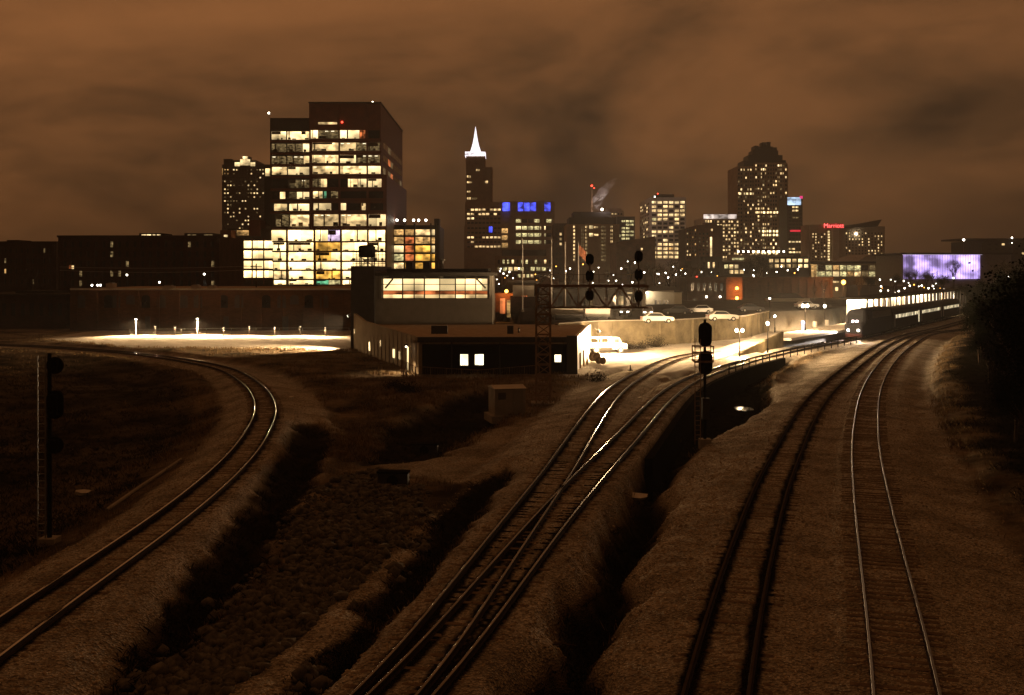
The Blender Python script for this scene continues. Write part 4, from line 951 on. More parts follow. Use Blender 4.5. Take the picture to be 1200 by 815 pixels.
m = MB(); m.box(-w, w, 0, 6, -.2, z1); m.build('wall', beige_clad, L6)
m = MB(); m.add([(-w-.4,-.4,z1),(w*.7,-.4,z1),(w*.7,6.4,z1),(-w-.4,6.4,z1),(-w+2,3,z2+.5),(w*.45,3,z2+.5)],[(0,1,5,4),(2,3,4,5),(1,2,5),(3,0,4),(3,2,1,0)]); m.build('roof', roof_dark, L6)
L7 = Bld('corner_house', 'pale rendered corner building by the orange street lamp', 'house', 974, 994, 300, [beige_clad])
L7.wall.add([(L7.X(974),0,2),(L7.X(991),0,2),(L7.X(993),0,L7.Z(329)),(L7.X(974),0,L7.Z(331)),(L7.X(974),12,2),(L7.X(991),12,2),(L7.X(993),12,L7.Z(329)),(L7.X(974),12,L7.Z(331))],[(0,1,2,3),(5,4,7,6),(4,0,3,7),(1,5,6,2),(3,2,6,7)])
L7.win(976,983,329.5,331.5,'w',out=.1); L7.win(979,982,337,341,'w'); L7.done()
L8 = Bld('white_house', 'low whitewashed house floodlit at its left corner', 'house', 755, 799, 230, [beige_clad, roof_dark])
L8.vol(755, 790, 341, 12, z0=2.5); L8.wall.m = 1; L8.wall.add([(L8.X(753),-.6,L8.Z(341)),(L8.X(801),-.6,L8.Z(343)),(L8.X(801),13,L8.Z(343)),(L8.X(753),13,L8.Z(341)),(L8.X(760),6,L8.Z(335)),(L8.X(796),6,L8.Z(337))],[(0,1,5,4),(2,3,4,5),(1,2,5),(3,0,4),(3,2,1,0)]); L8.wall.m = 0
L8.vol(789, 799, 343, 11, y=.5, z0=2.5)
for px in (767,772,777,781): L8.win(px, px+2.5, 352, 359, 'k')
fl = MB().box(L8.X(757)-.2, L8.X(757)+.2, -.5, 0, L8.Z(342.5), L8.Z(341.6)).build('floodlight', steel, L8.root); MB().sphere((L8.X(757.5),-.55,L8.Z(343.3)), .22).build('lamp_globe', lamp_white, fl)
lamp(fl, (L8.X(758),-1.6,L8.Z(344)), 800, (1,.85,.6), size=.2); L8.done()
L9 = Bld('dark_depot', 'long low dark depot behind the beige trailers', 'depot', 648, 752, 200, [dark_wall, roof_dark, concrete])
L9.vol(650, 752, 343, 16, z0=2); L9.vol(648, 754, 338.5, 17, y=-.5, pb=343.2, m=1); L9.vol(752, 757, 341, 10, z0=2, m=2)
L9.grid(652, 750, 346, 359, 11, 1, .6, .8, ['kkkkdkkkwkk']); L9.win(735,741,329+13,329+15,'W'); L9.done()
L10 = Bld('red_brick_shop', 'red brick shop front glowing red under an orange lamp', 'shop', 578, 601, 214, [red_brick])
L10.vol(580, 601, 344, 12, z0=2); L10.win(586, 592, 350, 368, 'r'); L10.win(594, 598.5, 352, 372, 'o'); L10.grid(577,579,347,368,1,1,1,1,['r'],relief=0)
b = MB().box(L10.X(593.5)-.06, L10.X(593.5)+.06, -.6, 0, L10.Z(342), L10.Z(341)).build('lamp_bracket', steel, L10.root); MB().sphere((L10.X(593.5),-.7,L10.Z(341.5)), .36).build('lamp_globe', lamp_orange, b); lamp(b, (L10.X(593),-1.6,L10.Z(342)), 500, SODIUM, size=.3); L10.done()
L11 = Bld('flat_roofed_garage', 'flat roofed brown garage with pale upper wall left of the mast', 'garage', 598, 629, 206, [old_brick, pale_concrete, mullion])
L11.vol(598, 629, 348, 14, z0=2); L11.vol(601, 626, 335, 12, y=2, z0=2, m=1); L11.vol(594, 632, 329, 12, y=12, z0=2, m=2)
for px in (611.5,614,616.5): L11.win(px, px+1, 346.5, 348, 'r', out=.15)
L11.done()
for k, (a, b, t, Y, lab) in enumerate(((686,715,362.5,157,'long cream site trailer on the terrace, right one of two'),(646,685,362.8,162,'cream site trailer half hidden behind a dark container'))):
    q = Bld('site_trailer', lab, 'trailer', a, b, Y, [white_paint if k == 0 else beige_clad], group='site trailers on the terrace')
    q.vol(a, b, t, 2.6, z0=3.5); q.part('skirt', MB().box(q.x0+.3, q.x1-.3, .2, 2.4, 3.1, 3.5), dark_wall)
    q.part('roof_trim', MB().box(q.x0-.05, q.x1+.05, -.05, 2.65, q.Z(t), q.Z(t)+.1), steel); q.done()
q = Bld('container', 'dark flat container standing in front of the cream trailers', 'container', 650, 684, 153, [dark_wall]); q.vol(650.5, 683.5, 369, 2.4, z0=3.1)
for x in np.linspace(q.x0+.2, q.x1-.2, 14): q.wall.box(x-.06, x+.06, -.06, .02, 3.2, q.Z(369)-.05)
q.done()

# ------------------------------------------------------------------ walls, platform, fences
def wall_along(name, label, cat, pts, z0, z1, w, m, **k):
    r = thing(name, label, cat, (pts[0][0], pts[0][1], 0)); o = Vector((pts[0][0], pts[0][1], 0)); b = MB(); n = len(pts)
    P = np.array(pts, float); T, Nn = frames(P); vs = []
    zz1 = z1 if hasattr(z1, '__len__') else [z1]*n
    for i in range(n):
        for s, z in ((-w/2, z0), (w/2, z0), (w/2, zz1[i]), (-w/2, zz1[i])):
            vs.append((P[i][0]+Nn[i][0]*s-o.x, P[i][1]+Nn[i][1]*s-o.y, z))
    fs = [(i*4+j, i*4+(j+1)%4, i*4+4+(j+1)%4, i*4+4+j) for i in range(n-1) for j in range(4)] + [(0,1,2,3), (n*4-1,n*4-2,n*4-3,n*4-4)]
    b.add(vs, fs); b.build('wall', m, r); return r, P, T, Nn, o
def lerp_pts(pts, step=2.0):
    out = []
    for a, b in zip(pts[:-1], pts[1:]):
        a, b = np.array(a, float), np.array(b, float); n = max(1, int(np.linalg.norm(b-a)/step)); out += [a+(b-a)*k/n for k in range(n)]
    return out + [np.array(pts[-1], float)]
stained = mat('stained_concrete', (0.115,0.095,0.06), 0.9, var=0.5, scale=0.5)
wp = lerp_pts(PLATEAU[:5])
r, P, T, Nn, o = wall_along('retaining_wall', 'long stained concrete retaining wall behind the floodlit yard', 'retaining wall', wp, -0.6, 3.35, 0.5, stained)
b = MB()
for i in range(0, len(P), 3): c = Vector((*P[i], 0))-o; n = Vector((*Nn[i], 0)); b.bar(c+n*.3+Vector((0,0,-.5)), c+n*.3+Vector((0,0,3.2)), 0.35, 0.25)
b.build('buttress', stained, r)
b = MB()
for i in range(len(P)-1): b.bar(Vector((*P[i],3.40))-o, Vector((*P[i+1],3.40))-o, 0.7, 0.12)
b.build('coping', concrete, r)
PT = TR['platform']; PTt, PTn = frames(PT)
def along(y0, y1, off, step=4, track_=None):
    P = PT if track_ is None else TR[track_]; t, n = frames(P)
    return [tuple(P[i]+n[i]*off) for i in range(0, len(P), step) if y0 <= P[i][1] <= y1]
wp = along(58, 128, 2.15); wall_along('retaining_wall', 'black retaining wall carrying the curved middle track', 'retaining wall', wp, -3.6, -0.16, 0.45, black_paint)
# guard railing on that edge
def railing(label, pts, h, m, every=1, nr=2, thick=0.07, z=0.0, group=None, name='railing', cat='railing'):
    r = thing(name, label, cat, (*pts[0], z), 0, group); o = Vector((*pts[0], 0)); pm = None
    for i in range(0, len(pts), every):
        if pm is None: pm = MB().box(-thick/2, thick/2, -thick/2, thick/2, -0.3, h).mesh('post', m)
        place('post', pm, r, (pts[i][0]-o.x, pts[i][1]-o.y, 0))
    for k in range(nr):
        b = MB(); zz = h*(k+1)/nr - 0.03
        for a, c in zip(pts[:-1], pts[1:]): b.bar((a[0]-o.x, a[1]-o.y, zz), (c[0]-o.x, c[1]-o.y, zz), thick*.8)
        b.build('rail', m, r)
    return r
railing('dark guard railing on the right edge of the middle track', along(104, 158, 2.15, 6), 0.75, black_paint, thick=.11)
railing('low lit railing between the brick warehouse and the lit strip', [tuple(p) for p in lerp_pts([(gx(152,166),166), (gx(300,171),171), (gx(409,171),171)], 3.5)], 1.1, steel)
# chain fence in front of the station wing
fp = [tuple(p) for p in lerp_pts([gp(470,440)[:2], gp(487,450)[:2], gp(560,455)[:2], gp(632,448)[:2]], 1.6)]
fz = zg(*fp[len(fp)//2]); f = railing('thin wire fence in front of the black station wing', fp, 1.9, rusty, thick=.05, z=fz, name='wire_fence', cat='fence')
b = MB()
for a, c in zip(fp[:-1], fp[1:]):
    for k in range(9):
        t = k/9; u = (a[0]+(c[0]-a[0])*t-fp[0][0], a[1]+(c[1]-a[1])*t-fp[0][1]); b.bar((*u,.1),(*u,1.85),.014)
b.build('wire_mesh', rusty, f)
# platform with overhanging deck, ramp with side wall
pl = thing('platform', 'bright concrete station platform beside the halted train', 'platform', (38, 141, 0)); o = Vector((38,141,0))
L_, R_ = along(141, 292, -7.2), along(141, 292, -1.75); b = MB(); n = len(L_)
vs = [(x-o.x,y-o.y,z) for P, z in ((L_,1.2),(R_,1.2),(R_,.85),(L_,.85)) for x, y in P]
b.add(vs, [(k*n+i, k*n+i+1, ((k+1)%4)*n+i+1, ((k+1)%4)*n+i) for k in range(4) for i in range(n-1)] + [(0,n,2*n,3*n), (n-1,4*n-1,3*n-1,2*n-1)]); b.build('deck', pale_concrete, pl)
R2 = along(141, 292, -3.0); b = MB(); vs = [(x-o.x,y-o.y,z) for P, z in ((L_,.85),(R2,.85),(R2,-.6),(L_,-.6)) for x, y in P]
b.add(vs, [(k*n+i, k*n+i+1, ((k+1)%4)*n+i+1, ((k+1)%4)*n+i) for k in range(4) for i in range(n-1)] + [(0,n,2*n,3*n)]); b.build('foundation', dark_wall, pl)
rp = thing('ramp', 'pale concrete ramp with a solid side wall rising to the platform', 'ramp', (38, 141, 0))
L_, R_ = along(119, 141.4, -6.6, 2), along(119, 141.4, -3.2, 2); n = len(L_); zz = [1.2*i/(n-1) for i in range(n)]; b = MB()
vs = [(x-o.x,y-o.y,z+e) for P, e in ((L_,0),(R_,0)) for (x,y), z in zip(P, zz)] + [(x-o.x,y-o.y,-.6) for P in (R_,L_) for x, y in P]
b.add(vs, [(k*n+i, k*n+i+1, ((k+1)%4)*n+i+1, ((k+1)%4)*n+i) for k in range(4) for i in range(n-1)] + [(0,n,2*n,3*n), (n-1,4*n-1,3*n-1,2*n-1)]); b.build('slope', pale_concrete, rp)
Q = along(126, 141.4, -2.95, 2); n = len(Q); b = MB(); vs = []
T_ = np.gradient(np.array(Q), axis=0); 
for i, (x, y) in enumerate(Q):
    nx, ny = T_[i][1], -T_[i][0]; l = math.hypot(nx, ny); nx, ny = nx/l*.13, ny/l*.13; zt = .25 + 1.8*i/(n-1)
    vs += [(x-nx-o.x,y-ny-o.y,-.6),(x+nx-o.x,y+ny-o.y,-.6),(x+nx-o.x,y+ny-o.y,zt),(x-nx-o.x,y-ny-o.y,zt)]
b.add(vs, [(i*4+j, i*4+(j+1)%4, i*4+4+(j+1)%4, i*4+4+j) for i in range(n-1) for j in range(4)]+[(0,1,2,3),(n*4-1,n*4-2,n*4-3,n*4-4)]); b.build('side_wall', stained, rp)
# platform canopy
cn = thing('platform_canopy', 'long brightly lit platform canopy with dark columns behind the train', 'canopy', (60, 182, 0)); o = Vector((60,182,0))
F_, K_ = along(181, 292, -3.4, 10), along(181, 292, -6.9, 10); n = len(F_)
b = MB(); A_, B_ = along(179, 294, -2.6, 4), along(179, 294, -7.6, 4); q = len(A_)
vs = [(x-o.x,y-o.y,z) for P, z in ((A_,5.35),(B_,5.35),(B_,5.75),(A_,5.75)) for x, y in P]; b.add(vs, [(k*q+i, k*q+i+1, ((k+1)%4)*q+i+1, ((k+1)%4)*q+i) for k in range(4) for i in range(q-1)]+[(0,q,2*q,3*q),(q-1,4*q-1,3*q-1,2*q-1)]); b.build('roof', roof_dark, cn)
lit_bay = glow('canopy_light', (1.0,.84,.55), 2.6, var=.35, lo=.75, rand=.1, scale=.4)
for i in range(n-1):
    a, c = Vector((K_[i][0]-o.x, K_[i][1]-o.y, 3.3)), Vector((K_[i+1][0]-o.x, K_[i+1][1]-o.y, 3.3))
    if i < 5: MB().bar(a+(c-a)*.03, a+(c-a)*.97, .12, 3.9).build('light_panel', lit_bay, cn)
    else: MB().bar(a+(c-a)*.28, a+(c-a)*.8, .12, 3.9).build('light_panel', lit_bay, cn)
    if i >= 5: MB().bar(a+(c-a)*.8, c+(c-a)*.28, .12, 3.9).build('back_panel', dark_wall, cn)
    p = MB(); p.bar((F_[i][0]-o.x, F_[i][1]-o.y, 1.2), (F_[i][0]-o.x, F_[i][1]-o.y, 5.35), .3); p.build('column', mullion, cn)
for i in (1, 5, 10, 16): lamp(cn, ((F_[i][0]+K_[i][0])/2-o.x, (F_[i][1]+K_[i][1])/2-o.y, 4.9), 9000, WARM, size=.6)
def lamp_post(label, x, y, z0, h, twin=False, m=lamp_white, power=0, col=WARM, group=None, r=.2, name='lamp_post'):
    t = thing(name, label, 'street lamp', (x, y, z0), 0, group)
    p = MB(); p.tube((0,0,-.3),(0,0,h), .07, .05)
    if twin: p.bar((-.35,0,h),(.35,0,h),.06)
    p.tube((0,0,-.2),(0,0,.5),.11); p.build('post', black_paint, t)
    for dx in ((-.35,.35) if twin else (0,)):
        MB().sphere((dx,0,h+r*.8), r, sz=1.15).build('globe', m, t)
    if power: lamp(t, (0,-.3,h+r*2.6), power, col, size=.25)
    return t
def beside(px, off):
    Q = PT + PTn*off; i = min((i for i in range(len(Q)) if 110 < Q[i][1] < 200), key=lambda i: abs(600+FP*Q[i][0]/Q[i][1]-px)); return Vector((Q[i][0], Q[i][1], 0))
p = beside(866,-2.45); lamp_post('twin globe lamp nearest the camera at the foot of the ramp', p.x, p.y, -.2, 10-(389-320)/FP*p.y+.2, True, power=13000)
p = beside(899,-2.45); lamp_post('single globe lamp beside the ramp, second along the platform', p.x, p.y, -.2, 10-(381-320)/FP*p.y+.2, power=13000, r=.22)
p = Vector((gx(908,164),164,0)); lamp_post('low globe lamp on the grassy bank behind the platform', p.x, p.y, 1.0, 2.1, r=.18, power=1200)
p = Vector((gx(943.5,160),160,0)); lamp_post('tall platform lamp with two stacked globes above the blue light', p.x, p.y, 1.2, 3.6, True, power=16000, r=.24)
t = thing('blue_light_pillar', 'short pillar glowing blue white on the platform', 'emergency pillar', (gx(941,156),156,1.2))
MB().box(-.14,.14,-.14,.14,-.02,1.2).build('pillar', glow('pillar_light',(.85,.9,1),2.2,rand=0), t); MB().sphere((0,0,1.45),.27).build('lamp_globe', lamp_blue, t); lamp(t, (0,-.3,2.0), 160, (.4,.5,1), size=.2)
p = Vector((gx(966.5,186),186,0)); lamp_post('tall platform lamp just left of the canopy end', p.x, p.y, 1.2, 2.7, m=lamp_white, power=9000, r=.26)
p = Vector((gx(902,176),176,0)); lamp_post('thin hooked lamp on the bank above the platform', p.x, p.y, 2.6, 3.0, power=0, r=.16)
for px, Y, lab in ((955,170,'pale waste bin on the platform right of the blue pillar'),(969,176,'pale ticket kiosk on the platform near the canopy')):
    t = thing('platform_bin', lab, 'bin', (gx(px,Y),Y,1.2)); MB().lathe([(.28,-.02),(.36,.1),(.36,.9),(.3,1.0)],n=10).build('drum', white_paint, t); MB().lathe([(.4,.98),(.4,1.06),(.1,1.15)],n=10).build('lid', mullion, t)

# ------------------------------------------------------------------ floodlights of the yard and the strip
def floodlight(label, loc, aim, power, spot, col=WARM):
    t = thing('floodlight', label, 'floodlight', loc, 0)
    d = Vector(aim).normalized(); MB().bar(-d*.25, d*.05, .5, .35).build('housing', steel, t); MB().bar(d*.051, d*.07, .42, .28).build('lens', lamp_white, t)
    MB().bar((0,0,.1), -d*.6+Vector((0,0,.25)), .06).build('bracket', steel, t)
    lamp(t, d*.3, power, col, 'POINT' if spot > 170 else 'SPOT', .25, aim, spot, .6)
floodlight('wall floodlight on the white end of the station wing', (10.6,128.0,2.9), (1,-.02,-.22), 60000, 179)
floodlight('wall floodlight high on the station corner above the lit strip', (-21.7,139.6,4.3), (-1,-.05,-.55), 45000, 100)
for px, y, lab in ((159.5,169,'thin white lamp post on the lit strip, farther left'),(231.5,171,'thin white lamp post on the lit strip, nearer the station')):
    t = thing('lamp_post', lab, 'lamp post', (gx(px,y),y,0)); MB().tube((0,0,-.2),(0,0,2.5),.07).build('post', white_paint, t); MB().box(-.12,.12,-.35,.1,2.5,2.62).build('lamp_head', lamp_white, t); lamp(t,(0,-.3,2.4),26000,WARM,'SPOT',.1,(.15,-.55,-1),150,.5)
for i, (px, y) in enumerate(((262,165),(292,168),(322,166),(352,168),(381,165),(205,166),(182,168))):
    t = thing('bollard_light', 'low hooded bollard light along the bright strip behind the left track', 'bollard light', (gx(px,y),y,-.06), 0, 'bollard lights of the bright strip')
    MB().tube((0,0,-.2),(0,0,1.5),.06).build('post', mullion, t); MB().lathe([(.05,1.62),(.2,1.6),(.2,1.5)],n=12).build('hood', mullion, t); MB().lathe([(.11,1.42),(.11,1.49)],n=10).build('lens', glow('bollard_lens',(1,.75,.45),4,rand=0) if i == 0 else MATS['bollard_lens'], t)
    lamp(t,(0,0,1.38),(34000 if px > 250 else 14000),WARM,'SPOT',.1,(0,-.28,-1),166,.3)
t = thing('wall_lamp', 'small wall lamp lighting the door at the black wing corner', 'wall lamp', (-10.7,106.6,2.6)); MB().box(-.15,.15,-.15,.15,0,.2).build('hood', mullion, t); MB().sphere((0,0,-.02),.09).build('bulb', lamp_white, t); lamp(t,(-.1,-.1,-.2),1100,WARM,'SPOT',.1,(-.3,-.2,-1),110,.4)

# ------------------------------------------------------------------ train
def bogie(t, x, n=2, m=black_paint):
    b = MB(); b.box(x-1.7,x+1.7,-1.15,-1.0,.35,.8); b.box(x-1.7,x+1.7,1.0,1.15,.35,.8); b.box(x-.5,x+.5,-1.1,1.1,.4,.85); bo = b.build('bogie', m, t)
    for k in range(n):
        wx = x + (k-(n-1)/2)*(2.6/(n-1) if n > 1 else 0)
        w = MB(); 
        for s in (-.75,.75): w.tube((wx,s-.07,.48),(wx,s+.07,.48),.48,n=16)
        w.tube((wx,-.75,.48),(wx,.75,.48),.08); w.build('wheelset', rail_side, bo)
def loft(sections, m, name, t):
    b = MB(); vs = []; n = None
    for x, hw, z0, z1, ch in sections:
        s = [(-hw,z0),(hw,z0),(hw,z1-ch),(hw-ch*.45,z1-ch*.35),(hw-ch*1.1,z1),(-hw+ch*1.1,z1),(-hw+ch*.45,z1-ch*.35),(-hw,z1-ch)]; n = len(s)
        vs += [(x,y,z) for y, z in s]
    k = len(sections); b.add(vs, [(i*n+j, i*n+(j+1)%n, (i+1)*n+(j+1)%n, (i+1)*n+j) for i in range(k-1) for j in range(n)]+[tuple(range(n))[::-1], tuple(range((k-1)*n,k*n))]); return b.build(name, m, t)
def path_at(s0):   # position and heading on the platform track, s0 metres past the train's nose
    i0 = min(range(len(PT)), key=lambda i: abs(PT[i][1]-160.5)); i = min(len(PT)-2, i0+int(s0/0.5)); return PT[i], PTt[i]
def on_track(t, s0, L):
    a, _ = path_at(s0); c, _ = path_at(s0+L); d = np.array(c)-np.array(a); t.location = (a[0],a[1],0.0); t.rotation_euler = (0,0,math.atan2(-d[1],-d[0]))
lo = thing('locomotive', 'dark passenger locomotive with bright nose lights at the platform', 'locomotive'); on_track(lo, 0, 21)
loft([(0,1.25,.75,1.9,.25),(-.35,1.4,.55,2.25,.3),(-1.3,1.5,.5,2.6,.35),(-1.9,1.52,.5,3.75,.5),(-2.5,1.52,.5,4.3,.6),(-20.2,1.52,.5,4.35,.6),(-20.8,1.45,.6,4.2,.6)], loco_grey, 'body', lo)
for s in (-1,1):
    b = MB(); b.add([(-1.32,.12*s,2.75),(-1.32,1.1*s,2.75),(-1.80,1.1*s,3.6),(-1.80,.12*s,3.6),(-1.26,.12*s,2.75),(-1.26,1.1*s,2.75),(-1.74,1.1*s,3.6),(-1.74,.12*s,3.6)],[(4,5,6,7),(0,3,2,1),(0,1,5,4),(2,3,7,6),(1,2,6,5),(3,0,4,7)]); b.build('windscreen', dark_glass, lo)
    MB().box(-3.4,-2.6,1.50*s-.04,1.50*s+.04,2.7,3.5).build('side_window', dark_glass, lo)
    MB().sphere((.05,.75*s,1.25),.2).build('headlight', lamp_white, lo); MB().sphere((-1.0,.3*s,2.55),.2).build('headlight', glow('nose_light',(1,.75,.7),16,rand=0), lo)
    MB().box(-19.5,-6,1.50*s-.05,1.50*s+.05,2.9,3.9).build('side_grille', dark_wall, lo)
b = MB(); b.add([(.25,-1.2,.2),(.25,1.2,.2),(-.5,1.4,.2),(-.5,-1.4,.2),(.05,-1.2,.75),(.05,1.2,.75),(-.5,1.4,.75),(-.5,-1.4,.75)],[(3,2,1,0),(4,5,6,7),(0,1,5,4),(1,2,6,5),(2,3,7,6),(3,0,4,7)]); b.build('pilot', mat('dark_red_bumper',(.05,.02,.018),.7), lo)
MB().box(-14,-7.5,-1.3,1.3,.25,1.0).build('fuel_tank', black_paint, lo); bogie(lo,-4,2); bogie(lo,-17,2)
for k,(x) in enumerate((-8,-11,-14,-17)): MB().lathe([(.7,4.3),(.7,4.42),(.5,4.47)],(x,0,0)).build('roof_fan', dark_wall, lo)
MB().box(-5.2,-5.0,-1.57,-1.5,.9,1.2).build('step_light', lamp_white, lo)
lamp(lo,(.6,0,1.9),14000,(1,.85,.75),'SPOT',.2,(1,.05,-.10),100,.6)
coach_win = glow('coach_window_light',(1,.82,.5),.6,var=.6,lo=.35,rand=.3)
def coach(s0, label, lit, first=None):
    t = thing('passenger_coach', label, 'railway coach', group='coaches of the halted train'); on_track(t, s0, 25)
    loft([(-.2,1.4,.7,3.8,.5),(-.5,1.5,.6,4.05,.6),(-24.7,1.5,.6,4.05,.6),(-25,1.4,.7,3.8,.5)], stainless, 'body', t)
    for i in range(14):
        x = -2.6-i*1.5
        MB().box(x-.5,x+.5,-1.54,-1.48,2.25,2.85).build('window', coach_win if lit(i) else dark_glass, t)
        MB().box(x-.5,x+.5,1.48,1.54,2.25,2.85).build('window', coach_win, t)
    for x in (-1.3,-23.9):
        for s in (-1,1): MB().box(x-.42,x+.42,1.5*s-.045,1.5*s+.045,.8,2.95).build('door', coach_win if (x<-20 and lit(99)) else mullion, t)
    m = MB()
    for z in (1.0,1.2,1.4,1.6): m.box(-24.4,-.6,-1.53,-1.49,z,z+.06)
    m.build('fluting', stainless, t); bogie(t,-3.4); bogie(t,-21.6)
coach(21.6, 'first coach behind the locomotive, four lit windows', lambda i: i in (4,5,6,7) or i == 99)
coach(47.2, 'second coach with a row of six lit windows', lambda i: i in (2,3,4,5,6,7))
coach(72.8, 'third coach half hidden by dark trees at right', lambda i: i in (3,4,5,8))

# ------------------------------------------------------------------ signals and masts
def lattice(b, p, q, w, n, r=.05, r2=.03, up=(0,0,1)):
    p, q = Vector(p), Vector(q); d = (q-p); up = Vector(up) if abs(d.normalized().dot(Vector(up))) < .9 else Vector((0,1,0))
    a = d.normalized().cross(up).normalized()*w/2; c = a.cross(d.normalized()).normalized()*w/2
    cs = [(a+c),(a-c),(-a-c),(-a+c)]
    for k in cs: b.bar(p+k, q+k, r*2)
    for i in range(n):
        s, e = p+d*i/n, p+d*(i+1)/n
        for k in range(4): b.bar(s+cs[k], e+cs[(k+1)%4], r2*2) if i % 2 else b.bar(s+cs[(k+1)%4], e+cs[k], r2*2); b.bar(e+cs[k], e+cs[(k+1)%4], r2*2)
def signal_head(t, c, w=.42, h=1.5, name='signal_head', oval=True):
    """a dark target board with rounded top, three hooded lamps facing away from the camera"""
    c = Vector(c); pts = []
    for a in range(24):
        q = 2*math.pi*a/24; pts.append((w*math.cos(q), (h/2-w)*(1 if math.sin(q) >= 0 else -1) + w*math.sin(q)) if oval else (w*math.cos(q), w*math.sin(q)))
    b = MB(); n = 24; b.add([c+Vector((x,-.03,z)) for x, z in pts]+[c+Vector((x,.03,z)) for x, z in pts], [tuple(range(n)), tuple(range(2*n-1,n-1,-1))]+[(i,n+i,n+(i+1)%n,(i+1)%n) for i in range(n)])
    b.box(c.x-.18,c.x+.18,c.y-.28,c.y-.03,c.z-(h*.36 if oval else .25),c.z+(h*.36 if oval else .25)); hd = b.build(name, black_paint, t)
    for z in ((-.38,0,.38) if oval else (0,)):
        m = MB(); m.tube(c+Vector((0,.03,z)), c+Vector((0,.4,z)), .15, .16, n=12, cap=False); m.build('hood', black_paint, hd)
p = hit(826,521); z0 = p.z; k = thing('railway_signal', 'tall black railway signal mast with ladder and two heads by the right tracks', 'railway signal', (p.x,p.y,z0))
b = MB(); b.tube((0,0,-.2),(0,0,7.1-z0),.10,.08,10); b.build('mast', black_paint, k); MB().box(-.35,.35,-.35,.35,-.3,.35).build('base', concrete, k)
b = MB(); lx = -.46
for s in (-.17,.17): b.bar((lx+s,-.1,0),(lx+s,-.1,5.9-z0),.045)
for z in np.arange(.3,5.8-z0,.3): b.bar((lx-.17,-.1,z),(lx+.17,-.1,z),.03)
b.build('ladder', rusty, k)
b = MB()
for z in (4.55-z0,5.05-z0,5.45-z0):
    for q in (((-.7,-.5),(.45,-.5)),((.45,-.5),(.45,.5)),((-.7,.5),(.45,.5)),((-.7,-.5),(-.7,.5))): b.bar((*q[0],z),(*q[1],z),.05)
for x in (-.7,.45):
    for y in (-.5,.5): b.bar((x,y,4.5-z0),(x,y,5.5-z0),.05)
b.box(-.7,.45,-.5,.5,4.45-z0,4.5-z0); b.build('cage', rusty, k)
signal_head(k,(.06,.2,6.15-z0),.42,1.55); signal_head(k,(.08,.2,4.4-z0),.44,1.5)
MB().box(-.22,.22,-.4,-.05,1.6,2.9).build('relay_box', dark_wall, k)
p = gp(58,596,-1.6); zL = zg(p.x,p.y); X0, Y0 = gx(58,44.5), 44.5; zL = zg(X0,Y0)
k2 = thing('railway_signal', 'dark railway signal mast with ladder and three heads at the left edge', 'railway signal', (X0,Y0,zL))
b = MB(); b.tube((0,0,-.2),(0,0,6.6-zL),.10,.08,10); b.build('mast', black_paint, k2); MB().box(-.35,.35,-.35,.35,-.3,.3).build('base', concrete, k2)
b = MB()
for s in (-.45,-.12): b.bar((s,-.12,0),(s,-.12,6.5-zL),.045)
for z in np.arange(.3,6.4-zL,.3): b.bar((-.45,-.12,z),(-.12,-.12,z),.03)
b.build('ladder', steel, k2)
for z, ov in ((6.1,0),(4.45,1),(2.75,0)): signal_head(k2,(.28,-.1,z-zL),.36,1.2,oval=bool(ov))
p = hit(636.5,473); zj = p.z; j = thing('cantilever_signal_bridge', 'rusty lattice signal bridge with an arm reaching right over the yard', 'signal bridge', (p.x,p.y,zj))
b = MB(); lattice(b,(0,0,-.1),(0,0,9.05-zj),1.15,12,.07,.035); b.build('mast', rusty, j)
b = MB(); za, zb = 8.9-zj, 7.15-zj; b.bar((-.5,-.5,za),(8.6,-.5,za),.14); b.bar((-.5,.5,za),(8.6,.5,za),.14); b.bar((0,-.5,zb),(8.6,-.5,zb),.12); b.bar((0,.5,zb),(8.6,.5,zb),.12)
for i in range(7):
    x = .6+i*1.15
    for y in (-.5,.5): b.bar((x,y,za if i%2 else zb),(x+1.15,y,zb if i%2 else za),.07); b.bar((x,y,za),(x,y,zb),.05)
    b.bar((x,-.5,za),(x,.5,za),.05); b.bar((x,-.5,zb),(x,.5,zb),.05)
b.build('arm', rusty, j)
b = MB()
for x in np.arange(.8,8.7,1.3): b.bar((x,.6,za),(x,.6,za+.95),.05)
b.bar((.6,.6,za+.95),(8.6,.6,za+.95),.05); b.bar((.6,.6,za+.5),(8.6,.6,za+.5),.04); b.box(.6,8.6,-.45,.62,za+.08,za+.12); b.build('walkway', rusty, j)
MB().box(-1,1,-1,1,-.5,.12).build('base', concrete, j)
for px, zs in ((690.5,(11.1,9.75,8.15)),(747.5,(11.35,9.85,8.1))):
    x = gx(px,p.y)-p.x; b = MB(); b.tube((x,-.62,zb),(x,-.62,11.3-zj),.06); pm = b.build('signal_post', rusty, j)
    for z in zs: signal_head(j,(x,-.55,z-zj),.34,.92,oval=True)
for px, pt, lab in ((612.5,280,'leftmost bare flagpole above the flat roofed garage'),(646.5,281,'second flagpole, just right of the lattice mast top'),(662.5,284,'third flagpole, between the mast and the flag'),(678,285,'flagpole carrying the orange flag')):
    Y = 186; t = thing('flagpole', lab, 'flagpole', (gx(px,Y),Y,3.1), 0, 'flagpoles behind the station'); h = gz(pt,Y)-3.1
    MB().tube((0,0,-.1),(0,0,h),.11,.06).build('pole', white_paint, t); MB().sphere((0,0,h+.1),.14).build('finial', steel, t); MB().tube((0,0,-.1),(0,0,.4),.25).build('base', concrete, t)
Y = 186; fl = MB(); vs = []; 
for i in range(9):
    for q in range(5): vs.append((.1+i*.16, .12*math.sin(i*1.1+q*.4), -q*.45-i*.16))
